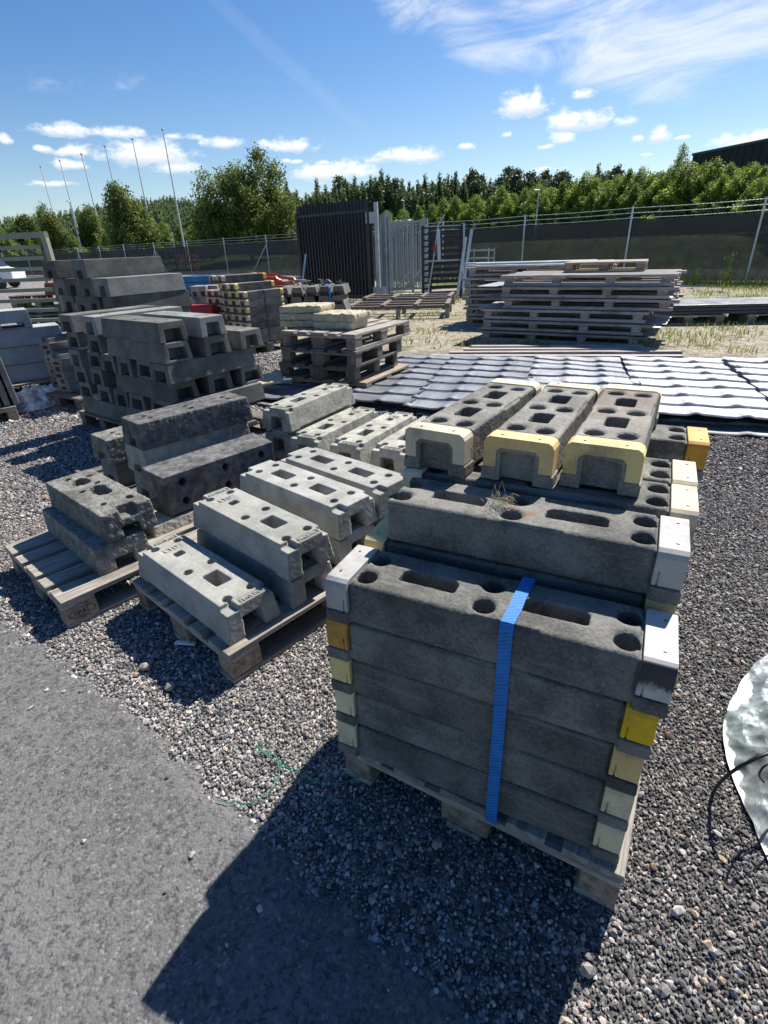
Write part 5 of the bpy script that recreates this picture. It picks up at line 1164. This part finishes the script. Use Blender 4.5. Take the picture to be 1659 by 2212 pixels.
def quads(name, P, size, up, tone, mat, asp=1.5, droop=0.0):
    """many small leaf faces: P centres, size per leaf, random orientation"""
    n = len(P); a = RNG.normal(0, 1, (n, 3)); a[:, 2] += up; a /= np.linalg.norm(a, axis=1)[:, None]
    r = RNG.normal(0, 1, (n, 3)); r[:, 2] -= droop; u = r-(r*a).sum(1)[:, None]*a; u /= np.linalg.norm(u, axis=1)[:, None]; w = np.cross(a, u)
    u = u*(size*asp/2)[:, None]; w = w*(size/2)[:, None]
    V = np.stack([P-u, P+w*.9, P+u, P-w*.9], 1).reshape(-1, 3); nf = n
    me = bpy.data.meshes.new(name); me.vertices.add(4*n); me.vertices.foreach_set('co', V.reshape(-1).astype(np.float32)); me.loops.add(4*n); me.loops.foreach_set('vertex_index', np.arange(4*n, dtype=np.int32))
    me.polygons.add(n); me.polygons.foreach_set('loop_start', (np.arange(n)*4).astype(np.int32)); me.polygons.foreach_set('loop_total', np.full(n, 4, np.int32)); me.update(calc_edges=True)
    at_ = me.attributes.new('leaf_tone', 'FLOAT', 'POINT'); at_.data.foreach_set('value', np.repeat(np.clip(tone, 0, 1), 4).astype(np.float32)); me.materials.append(mat); return me
def limbs(h, r, n, spread, z0, seed, mat, up=.6):
    rg = random.Random(seed); b = MB(); b.tube([(0, 0, -.3), (rg.uniform(-.1, .1), rg.uniform(-.1, .1), h*.4), (rg.uniform(-.3, .3)*.5, rg.uniform(-.3, .3)*.5, h*.97)], r, 8, r1=r*.15)
    for i in range(n):
        z = z0+(h*.9-z0)*i/n; a = i*2.4+rg.uniform(-.4, .4); l = spread*(1-.7*(z/h))*rg.uniform(.6, 1)
        b.tube([(0, 0, z), (math.cos(a)*l*.5, math.sin(a)*l*.5, z+l*up*.45), (math.cos(a)*l, math.sin(a)*l, z+l*up*.7)], r*.28*(1-.6*z/h), 5, r1=r*.04)
    return b.mesh('trunk', mat)
def birch_crown(h, rad, nclump, nleaf, seed, size, lobes, mat, z0=.12, weep=1.0):
    global RNG; keep = RNG; RNG = np.random.default_rng(seed); P = []; T = []
    for lx, ly, lz, lr, lh in lobes:
        k = int(nclump*lr*lh/sum(q[3]*q[4] for q in lobes))
        for _ in range(k):
            d = RNG.normal(0, 1, 3); d /= np.linalg.norm(d); rr = RNG.uniform(.35, 1)**.5
            c = np.array([lx*rad, ly*rad, lz*h])+d*np.array([lr*rad, lr*rad, lh*h])*rr
            n = max(6, int(nleaf*RNG.uniform(.5, 1.5))); dr = RNG.gamma(2, .28, n)*weep
            q = c+RNG.normal(0, 1, (n, 3))*np.array([.26, .26, .22])*(h/13)**.5*1.3; q[:, 2] -= dr*.9
            P.append(q); T.append(np.full(n, RNG.beta(2, 2))+RNG.normal(0, .13, n))
    P = np.concatenate(P); T = np.concatenate(T); ok = P[:, 2] > h*z0*.5; P, T = P[ok], T[ok]
    me = quads('crown', P, size*RNG.uniform(.6, 1.4, len(P)), .4, T, mat, 1.5, 1.2*weep); RNG = keep; return me
def cone_crown(h, rad, n, seed, size, mat, z0=.06, power=.8, tiers=0, ragged=.25):
    global RNG; keep = RNG; RNG = np.random.default_rng(seed)
    z = RNG.beta(1.1, 1.5, n); a = RNG.uniform(0, 6.28, n)
    env = (1-z)**power
    k = 9; env = env*(1+ragged*np.sin(a*3+seed+z*9)*np.sin(z*23+seed*2+a*2))
    if tiers: env = env*(.55+.45*np.abs(((z*tiers+a*.12) % 1)-.0))
    rr = env*rad*RNG.uniform(.25, 1, n)**.55
    zz = (z0+(1-z0)*z)*h
    P = np.stack([np.cos(a)*rr, np.sin(a)*rr, zz-(.22*rr if tiers else -.25*rr)], -1)+RNG.normal(0, size*.5, (n, 3))
    cl = .5+.35*np.sin(a*2+z*14+seed)+RNG.normal(0, .15, n)
    me = quads('crown', P, size*RNG.uniform(.6, 1.4, n)*(.5+.7*(1-z)), .5, cl, mat, 2.0 if tiers else 1.5, .5 if tiers else -.3); RNG = keep; return me
BIG = birch_crown(13, 5.2, 520, 92, 3, .165, [(0, 0, .42, .95, .30), (.25, .0, .68, .55, .26), (-.45, .1, .55, .5, .25), (.55, -.1, .38, .6, .24), (-.6, 0, .3, .5, .2), (.0, .2, .25, .9, .2)], M['birch'])
MID1 = birch_crown(9, 3.3, 300, 76, 5, .16, [(0, 0, .45, .9, .32), (-.2, 0, .72, .55, .24), (.4, .1, .5, .55, .25)], M['birch'])
MID2 = birch_crown(9, 2.9, 280, 76, 6, .16, [(0, 0, .42, .9, .33), (.15, 0, .75, .45, .22), (-.35, .1, .4, .6, .25)], M['birch'])
TRB, TRM = limbs(10, .26, 16, 4.2, 2, 1, M['trunk']), limbs(7.4, .18, 13, 2.8, 1.2, 2, M['trunk'])
GTR = 'broadleaf trees beyond the fence'
def tree(name, label, cat, q, h, base, crown, trunk, rz, group, wide=1.0):
    h = h*(1.10 if crown is BIG else 1.04 if crown in (MID1, MID2) else 1); wide = wide*(.88 if crown in (BIG, MID1, MID2) else 1)
    return thing(name, label, cat, xf((q.x, q.y, float(gz(q.x, q.y))-.05), rz, 0, 0, (h/base*wide, h/base*wide, h/base)), [('trunk', trunk, None), ('crown', crown, None)], group)
def spot(px, py, d):
    q = atd(px, py, d); g = float(gz(q.x, q.y)); return q, q.z-g
q, h = spot(512, 310, 66); tree('birch_tree', 'large weeping birch left of the black fence panels, taller than all trees around it', 'tree', q, h, 13, BIG, TRB, .4, GTR, 1.25)
q, h = spot(612, 398, 72); tree('birch_tree', 'slender birch sticking out at the right side of the large weeping birch', 'tree', q, h*.86, 9, MID2, TRM, 2.2, GTR, .7)
for px, py, d, pr, w, lab in ((262, 392, 78, 0, 1.1, 'round dark birch between the fourth and fifth flagpoles'), (180, 440, 92, 1, 1.1, 'birch behind the second and third flagpoles'), (98, 438, 88, 1, .95, 'upright birch behind the leftmost flagpole'),
                               (35, 462, 100, 0, 1.5, 'low spreading birch at the left edge above the rack'), (-30, 468, 95, 1, 1.5, 'birch cut by the left picture edge')):
    q, h = spot(px, py, d); tree('birch_tree', lab, 'tree', q, h, 9, (MID1, MID2)[pr], TRM, px*.1, GTR, w)
YC = [cone_crown(7, 1.75, 6500, s, .17, M['young'], .05, pw, 0, rg_) for s, pw, rg_ in ((1, .6, .5), (2, .85, .45), (3, .5, .6), (4, .72, .55))]; YT = limbs(6.8, .09, 12, 1.5, .6, 4, M['trunk'], .9)
skyline = [(625, 478), (655, 470), (835, 455), (870, 452), (905, 445), (935, 440), (960, 428), (985, 424), (1005, 440), (1030, 420), (1058, 426), (1085, 402), (1110, 418), (1135, 408), (1165, 398), (1190, 405), (1218, 392), (1245, 398), (1268, 372), (1290, 385), (1315, 390), (1340, 380), (1362, 365), (1388, 362), (1410, 378), (1432, 372), (1452, 362), (1477, 312), (1500, 352), (1528, 350), (1552, 342), (1580, 352), (1605, 362), (1632, 350), (1655, 358), (1690, 350), (1740, 340)]
for i, (px, py) in enumerate(skyline):
    d = 74-(px-830)*.040 if px > 700 else 78
    q, h = spot(px, py, d)
    tree('young_tree', f'{("bright young birch", "pointed young alder", "bushy young birch", "narrow young rowan")[i % 4]}, number {i+1} from left in the belt behind the fence', 'tree', q, h*1.02, 7, YC[(i*7+i//3) % 4], YT, i*1.3, 'young trees behind the fence', (1.0 if px != 1477 else .62)*(1.3+.3*((i*37) % 10)/10)*(.62 if py < 330 else 1))
    if i % 1 == 0 and px > 800:
        q2, h2 = spot(px+14, py+22+((i*13) % 20), d-3)
        tree('young_tree', f'lower {("yellowish", "fresh", "dark", "mid")[i % 4]} green bush in front of belt tree number {i+1}', 'bush', q2, max(h2, 2.2), 7, YC[(i*5+1) % 4], YT, i*2.1, 'bushes before the young trees', 1.45)
for i, (px, py, d) in enumerate(((350, 478, 84), (385, 484, 80), (425, 470, 80), (445, 480, 76), (300, 490, 84), (225, 500, 86), (150, 505, 88), (60, 512, 86), (640, 500, 70), (15, 510, 86))):
    q, h = spot(px, py, d); tree('young_tree', f'sunny yellow-green sapling beyond the flagpoles, number {i+1} counted as {("right pair", "middle group", "left group")[i//4]}', 'bush', q, h, 7, YC[i % 4], YT, i*1.7, 'saplings beyond the flagpoles', 1.5)
SPR = [cone_crown(16, 3.3, 3000, 20+s, .40, M['spruce'], .05, 1.0, 13, .25) for s in range(3)]; SPT = limbs(15.5, .17, 4, 1, 5, 8, M['pinebark'], .1)
def pine_crown(seed):
    return birch_crown(16, 2.2, 60, 26, seed, .36, [(0, 0, .82, .85, .12), (.3, 0, .70, .6, .06), (-.3, .1, .93, .5, .06)], M['pine'], .5, .12)
PNE = [pine_crown(31), pine_crown(32)]; PNT = limbs(15.3, .17, 9, 1.7, 10, 9, M['pinebark'], .5)
for i in range(4): pass
ridge = [(617, 388, 's'), (640, 408, 's'), (660, 415, 's'), (683, 384, 's'), (702, 398, 's'), (722, 392, 's'), (738, 378, 'p'), (750, 392, 's'), (765, 378, 's'), (782, 390, 's'), (800, 378, 's'), (824, 364, 's'), (838, 376, 's'), (852, 386, 'p'), (868, 384, 's'), (884, 390, 's'), (902, 388, 's'), (918, 374, 's'), (934, 388, 's'), (950, 372, 's'), (968, 374, 's'), (985, 368, 's'), (1002, 384, 's'), (1024, 366, 'p'), (1040, 378, 'p'), (1060, 384, 's'), (1078, 380, 'p'), (1100, 360, 'p'), (1110, 362, 'p'), (1122, 366, 'p'), (1148, 370, 'p'), (1176, 368, 'p'), (1208, 368, 'p'), (1226, 370, 'p'), (1246, 384, 's'), (1262, 388, 'p'), (1294, 352, 's'), (1332, 358, 'p'), (1195, 392, 's'), (1135, 390, 's'), (590, 402, 's'), (575, 420, 's')]
for i, (px, py, kd) in enumerate(ridge):
    d = 128+((i*29) % 22); q, h = spot(px, py, d)
    if kd == 's': tree('spruce_tree', f'dark spruce on the skyline, number {i+1} of the row behind the young belt', 'tree', q, h, 16, SPR[i % 3], SPT, i*1.1, 'skyline conifers', .95+.2*((i*7) % 5)/5)
    else: tree('pine_tree', f'bare-stemmed pine on the skyline, number {i+1} of the row behind the young belt', 'tree', q, h, 16, PNE[i % 2], PNT, i*1.1, 'skyline conifers', 1.1)
# fill of the wood: one mass of conifers
def merge_conifers(name, lst, mats, seed):
    src = [(np.array([v.co[:] for v in m.vertices]), np.array([a.value for a in m.attributes['leaf_tone'].data])) for m in mats]
    VV, TT = [], []
    rg = np.random.default_rng(seed)
    for x, y, z, h, w in lst:
        V, T = src[rg.integers(len(src))]; a = rg.uniform(0, 6.28); c, s = math.cos(a), math.sin(a); k = h/16
        nq = len(V)//4; sel = np.arange(nq) if nq < 700 else rg.choice(nq, 700, False); idx = (sel[:, None]*4+np.arange(4)).ravel(); V = V[idx]; T = T[idx]
        ce = V.reshape(-1, 4, 3).mean(1, keepdims=True); V = (ce+(V.reshape(-1, 4, 3)-ce)*1.7).reshape(-1, 3)
        VV.append(np.stack([(V[:, 0]*c-V[:, 1]*s)*k*w+x, (V[:, 0]*s+V[:, 1]*c)*k*w+y, V[:, 2]*k+z], -1)); TT.append(T)
    V = np.concatenate(VV); T = np.concatenate(TT); n = len(V)//4
    me = bpy.data.meshes.new(name); me.vertices.add(4*n); me.vertices.foreach_set('co', V.reshape(-1).astype(np.float32)); me.loops.add(4*n); me.loops.foreach_set('vertex_index', np.arange(4*n, dtype=np.int32))
    me.polygons.add(n); me.polygons.foreach_set('loop_start', (np.arange(n)*4).astype(np.int32)); me.polygons.foreach_set('loop_total', np.full(n, 4, np.int32)); me.update(calc_edges=True)
    at_ = me.attributes.new('leaf_tone', 'FLOAT', 'POINT'); at_.data.foreach_set('value', T.astype(np.float32)); me.materials.append(M['spruce']); return me
lst = []
rg = np.random.default_rng(5)
for px in np.arange(560, 1500, 7.0):
    sk = np.interp(px, [p[0] for p in sorted(ridge)], [p[1] for p in sorted(ridge)])
    for k in range(5):
        d = rg.uniform(125, 175); q = atd(px+rg.uniform(-5, 5), sk+rg.uniform(11, 36), d); g = float(gz(q.x, q.y)); lst.append((q.x, q.y, g, max(6, q.z-g), rg.uniform(.9, 1.3)))
tag(link('forest', merge_conifers('forest', lst, SPR, 2)), 'dense dark conifer wood filling in behind the skyline trees', 'forest', kind='stuff')
# far wooded hill at the left
def hillz(x, y):
    d = np.hypot(x, y); a = np.degrees(np.arctan2(-x, y))
    return 23*sstep(d, 180, 330)*(.25+.75*np.exp(-((a-18)/10.)**2))+6*np.sin(x*.02)*sstep(d, 200, 330)
hx = np.linspace(-420, 220, 65); hy = np.linspace(150, 520, 40); HX, HY = np.meshgrid(hx, hy); HZ = hillz(HX, HY)-1.0
V = np.stack([HX, HY, HZ], -1).reshape(-1, 3); n = len(hx)
m, t, b, o = newmat('wooded_hillside'); tc = t.n('ShaderNodeTexCoord'); t.l(t.mix(t.rng(t.noise(tc.outputs['Object'], .08, 6, .7), .35, .65), (.012, .026, .010), (.035, .055, .02)), b.inputs['Base Color']); b.inputs['Roughness'].default_value = 1
hm = MB().add([tuple(p) for p in V], [(j*n+i, j*n+i+1, (j+1)*n+i+1, (j+1)*n+i) for j in range(len(hy)-1) for i in range(n-1)]).mesh('hill', m, True)
tag(link('hill', hm), kind='structure')
lst = []
for _ in range(5200):
    a = math.radians(rg.uniform(-16, 44)); d = rg.uniform(205, 345); x, y = -math.sin(a)*d, math.cos(a)*d; lst.append((x, y, float(hillz(x, y))-1.2, rg.uniform(7, 12), rg.uniform(1.0, 1.5)))
rgk = np.random.default_rng(3)
def thin(mats, k):
    out = []
    for m_ in mats:
        V = np.array([v.co[:] for v in m_.vertices]).reshape(-1, 4, 3); T = np.array([a.value for a in m_.attributes['leaf_tone'].data]).reshape(-1, 4); s = rgk.choice(len(V), k, False); ce = V[s].mean(1, keepdims=True)
        out.append(((ce+(V[s]-ce)*3.0).reshape(-1, 3), T[s].ravel()))
    return out
src = thin(SPR, 110)
VV, TT = [], []
for x, y, z, h, w in lst:
    V, T = src[rg.integers(3)]; k = h/16; VV.append(V*np.array([k*w, k*w, k])+np.array([x, y, z])); TT.append(T)
V = np.concatenate(VV); T = np.concatenate(TT); n = len(V)//4
me = bpy.data.meshes.new('hill_forest'); me.vertices.add(4*n); me.vertices.foreach_set('co', V.reshape(-1).astype(np.float32)); me.loops.add(4*n); me.loops.foreach_set('vertex_index', np.arange(4*n, dtype=np.int32))
me.polygons.add(n); me.polygons.foreach_set('loop_start', (np.arange(n)*4).astype(np.int32)); me.polygons.foreach_set('loop_total', np.full(n, 4, np.int32)); me.update(calc_edges=True)
at_ = me.attributes.new('leaf_tone', 'FLOAT', 'POINT'); at_.data.foreach_set('value', T.astype(np.float32)); me.materials.append(M['spruce'])
tag(link('forest', me), 'distant forest covering the low hill behind the flagpoles', 'forest', kind='stuff')
# ---- buildings
q = atd(1498, 331, 88); q2 = atd(1690, 303, 80); dv = Vector((q2.x-q.x, q2.y-q.y, 0)).normalized(); 
bd = thing('industrial_hall', 'black flat-roofed industrial hall rising behind the trees at the right edge', 'building', xf((q.x, q.y, 0), math.atan2(dv.y, dv.x)), [('wall', MB().box(0, 60, 0, 30, 0, q.z-.25).mesh('wall', M['building']), None), ('roof_edge', MB().box(-.12, 60.1, -.12, 30.1, q.z-.25, q.z).mesh('roof_edge', M['darksteel']), None)])
b = MB()
for i in range(60): b.box(.4+i, .46+i, -.05, 0, 0, q.z-.25)
link('cladding_ribs', b.mesh('cladding_ribs', M['building']), bd)
q = atd(878, 476, 100); lo_ = thing('low_building', 'low building with a pale grey roof glimpsed between the young trees', 'building', xf((q.x-2, q.y, 0), R(-6)), [('wall', MB().box(0, 4.4, 0, 8, 0, q.z-.4).mesh('wall', M['darksteel']), None)])
b = MB(); b.prism([(-.6, q.z-.4), (8.6, q.z-.4), (4, q.z+.3)], 'x', -.2, 4.6); link('roof', b.mesh('roof', M['roofing']), lo_)

# ================================================================ sky, clouds, sun
SUN_EL, SUN_AZ = R(48.0), R(50.0)
W = bpy.data.worlds.new('World'); S.world = W; W.use_nodes = True; t = NT(W.node_tree)
out = t.n('ShaderNodeOutputWorld'); bg = t.n('ShaderNodeBackground'); t.l(bg.outputs[0], out.inputs[0])
sky = t.n('ShaderNodeTexSky', sky_type='NISHITA'); sky.sun_disc = False; sky.sun_elevation = SUN_EL; sky.sun_rotation = R(90)-SUN_AZ; sky.air_density = 1.0; sky.dust_density = .35; sky.ozone_density = 2.6
hs_ = t.n('ShaderNodeHueSaturation'); hs_.inputs['Saturation'].default_value = 1.3; hs_.inputs['Value'].default_value = 1.0; hs_.inputs['Hue'].default_value = .507; t.l(sky.outputs[0], hs_.inputs['Color'])
tc = t.n('ShaderNodeTexCoord'); d = t.vm('NORMALIZE', tc.outputs['Generated']); sp_ = t.n('ShaderNodeSeparateXYZ'); t.l(d, sp_.inputs[0])
az = t.math('ARCTAN2', sp_.outputs[0], sp_.outputs[1]); el = t.math('ARCSINE', sp_.outputs[2])          # radians, azimuth 0 along +Y
cv = t.n('ShaderNodeCombineXYZ'); t.l(az, cv.inputs[0]); t.l(t.math('MULTIPLY', el, 1.7), cv.inputs[1])
n1 = t.noise(cv.outputs[0], 19, 8, .62); n2 = t.noise(cv.outputs[0], 52, 7, .65)
nn = t.math('ADD', t.math('MULTIPLY', n1, .65), t.math('MULTIPLY', n2, .35))
# cumulus: soft ellipses in azimuth/elevation, broken up by noise; (px, py, half width, half height) in photo units
CL = [(205, 287, 125, 17), (395, 296, 36, 9), (305, 335, 110, 34), (90, 323, 22, 9), (160, 330, 36, 9), (380, 362, 50, 24), (120, 398, 46, 8), (482, 311, 42, 14), (620, 318, 72, 18), (725, 375, 92, 24), (875, 340, 90, 19), (1130, 228, 44, 40),
      (1250, 265, 66, 26), (1215, 300, 26, 17), (1350, 262, 28, 13), (1422, 295, 25, 19), (1380, 300, 14, 10), (1640, 303, 86, 24), (1265, 205, 26, 14), (1005, 318, 18, 7), (1180, 367, 36, 7), (615, 348, 14, 6), (640, 350, 14, 5), (1475, 298, 16, 5), (12, 305, 16, 14), (1095, 292, 12, 7), (1180, 318, 18, 7), (150, 358, 36, 11), (700, 352, 14, 6), (1395, 335, 12, 4)]
def azel(px, py):
    v = FW*F+RT*(px-829.5)-UP*(py-1106); v.normalize(); return math.atan2(v.x, v.y), math.asin(v.z)
dens = None; shade = None
for px, py, hw, hh in CL:
    a0, e0 = azel(px, py); a1, _ = azel(px+hw, py); _, e1 = azel(px, py-hh); sa, se = abs(a1-a0)*1.08, abs(e1-e0)*1.15
    da = t.math('DIVIDE', t.math('SUBTRACT', az, a0), sa); de = t.math('DIVIDE', t.math('SUBTRACT', el, e0), se)
    flat = t.math('MULTIPLY', de, t.math('ADD', 1.0, t.math('MULTIPLY', t.math('LESS_THAN', de, 0.0), .55)))   # flatter bases
    r2 = t.math('ADD', t.math('MULTIPLY', da, da), t.math('MULTIPLY', flat, flat))
    f = t.math('SUBTRACT', 1.0, t.math('MULTIPLY', r2, .62))
    dens = f if dens is None else t.math('MAXIMUM', dens, f)
    lo = t.math('MULTIPLY', t.rng(f, 0, .6), t.rng(de, .35, -.75)); shade = lo if shade is None else t.math('MAXIMUM', shade, lo)
cum = t.rng(t.math('ADD', dens, t.math('MULTIPLY', t.math('SUBTRACT', nn, .5), 5.2)), .12, 1.25)
cum = t.math('MULTIPLY', cum, t.rng(dens, -.75, -.15))
# cirrus veil, upper right, and a thin streak
cz = t.n('ShaderNodeCombineXYZ'); t.l(t.math('ADD', t.math('MULTIPLY', az, 2.2), t.math('MULTIPLY', el, 2.6)), cz.inputs[0]); t.l(t.math('SUBTRACT', t.math('MULTIPLY', el, 7.5), t.math('MULTIPLY', az, 1.2)), cz.inputs[1])
ci = t.noise(cz.outputs[0], 2.0, 10, .66, 1.1)
def blob(px, py, hw, hh, rot=0.0):
    a0, e0 = azel(px, py); a1, e1 = azel(px+hw, py); _, e2 = azel(px, py-hh); sa, se = abs(a1-a0), abs(e2-e0)
    x = t.math('SUBTRACT', az, a0); y = t.math('SUBTRACT', el, e0); c, s = math.cos(rot), math.sin(rot)
    xr = t.math('DIVIDE', t.math('ADD', t.math('MULTIPLY', x, c), t.math('MULTIPLY', y, s)), sa); yr = t.math('DIVIDE', t.math('SUBTRACT', t.math('MULTIPLY', y, c), t.math('MULTIPLY', x, s)), se)
    return t.math('SUBTRACT', 1.0, t.math('ADD', t.math('MULTIPLY', xr, xr), t.math('MULTIPLY', yr, yr)))
cb = None
for bl in ((1330, 30, 480, 110, -.10), (1560, 80, 380, 115, .05), (1340, 140, 280, 75, -.25), (1000, 60, 210, 75, -.3), (1620, 0, 330, 100, 0)):
    f = blob(*bl); cb = f if cb is None else t.math('MAXIMUM', cb, f)
cir = t.math('MULTIPLY', t.rng(t.math('ADD', t.math('MULTIPLY', cb, .55), t.math('MULTIPLY', t.math('SUBTRACT', ci, .5), 2.6)), -.15, 1.05), t.rng(cb, -.7, .4)); cir = t.math('MULTIPLY', cir, .9)
st = t.math('MULTIPLY', t.rng(blob(610, 130, 260, 26, -.62), -.2, 1), t.rng(ci, .3, .7, .03, .09)); wis = t.math('MULTIPLY', t.rng(blob(180, 178, 200, 26, .06), 0, 1), t.rng(n1, .5, .75, 0, .28))
veil = t.math('MULTIPLY', t.rng(el, R(16), R(1)), .10)
thin_ = t.math('MAXIMUM', t.math('MAXIMUM', cir, st), wis)
cc = t.mix(t.math('MULTIPLY', shade, t.rng(nn, .35, .6)), (9.8, 9.9, 10.1), (5.2, 5.8, 6.8))
c = t.mix(thin_, hs_.outputs[0], (7.9, 8.3, 8.9)); c = t.mix(veil, c, (6, 7, 8)); c = t.mix(t.math('MULTIPLY', cum, .95), c, cc)
t.l(c, bg.inputs[0]); bg.inputs[1].default_value = .074
W.cycles.sampling_method = 'MANUAL'; W.cycles.sample_map_resolution = 512
sl = bpy.data.lights.new('sun', 'SUN'); sl.energy = 5.0; sl.angle = R(.53); sl.color = (1, .955, .88); so = bpy.data.objects.new('sun', sl); COL.objects.link(so)
sd_ = Vector((math.cos(SUN_AZ)*math.cos(SUN_EL), math.sin(SUN_AZ)*math.cos(SUN_EL), math.sin(SUN_EL))); so.rotation_euler = (-sd_).to_track_quat('-Z', 'Y').to_euler(); so.location = sd_*60
S.view_settings.view_transform = 'Standard'; S.view_settings.look = 'None'; S.view_settings.exposure = 0.72; S.view_settings.gamma = 1
S.render.engine = 'CYCLES'; S.cycles.max_bounces = 8; S.cycles.transparent_max_bounces = 16; S.cycles.caustics_reflective = False; S.cycles.caustics_refractive = False
S.cycles.use_denoising = True

for _o in S.objects:
    if _o.get('label') and len(str(_o['label']).split()) > 16: print('LONG', len(_o['label'].split()), _o['label'])
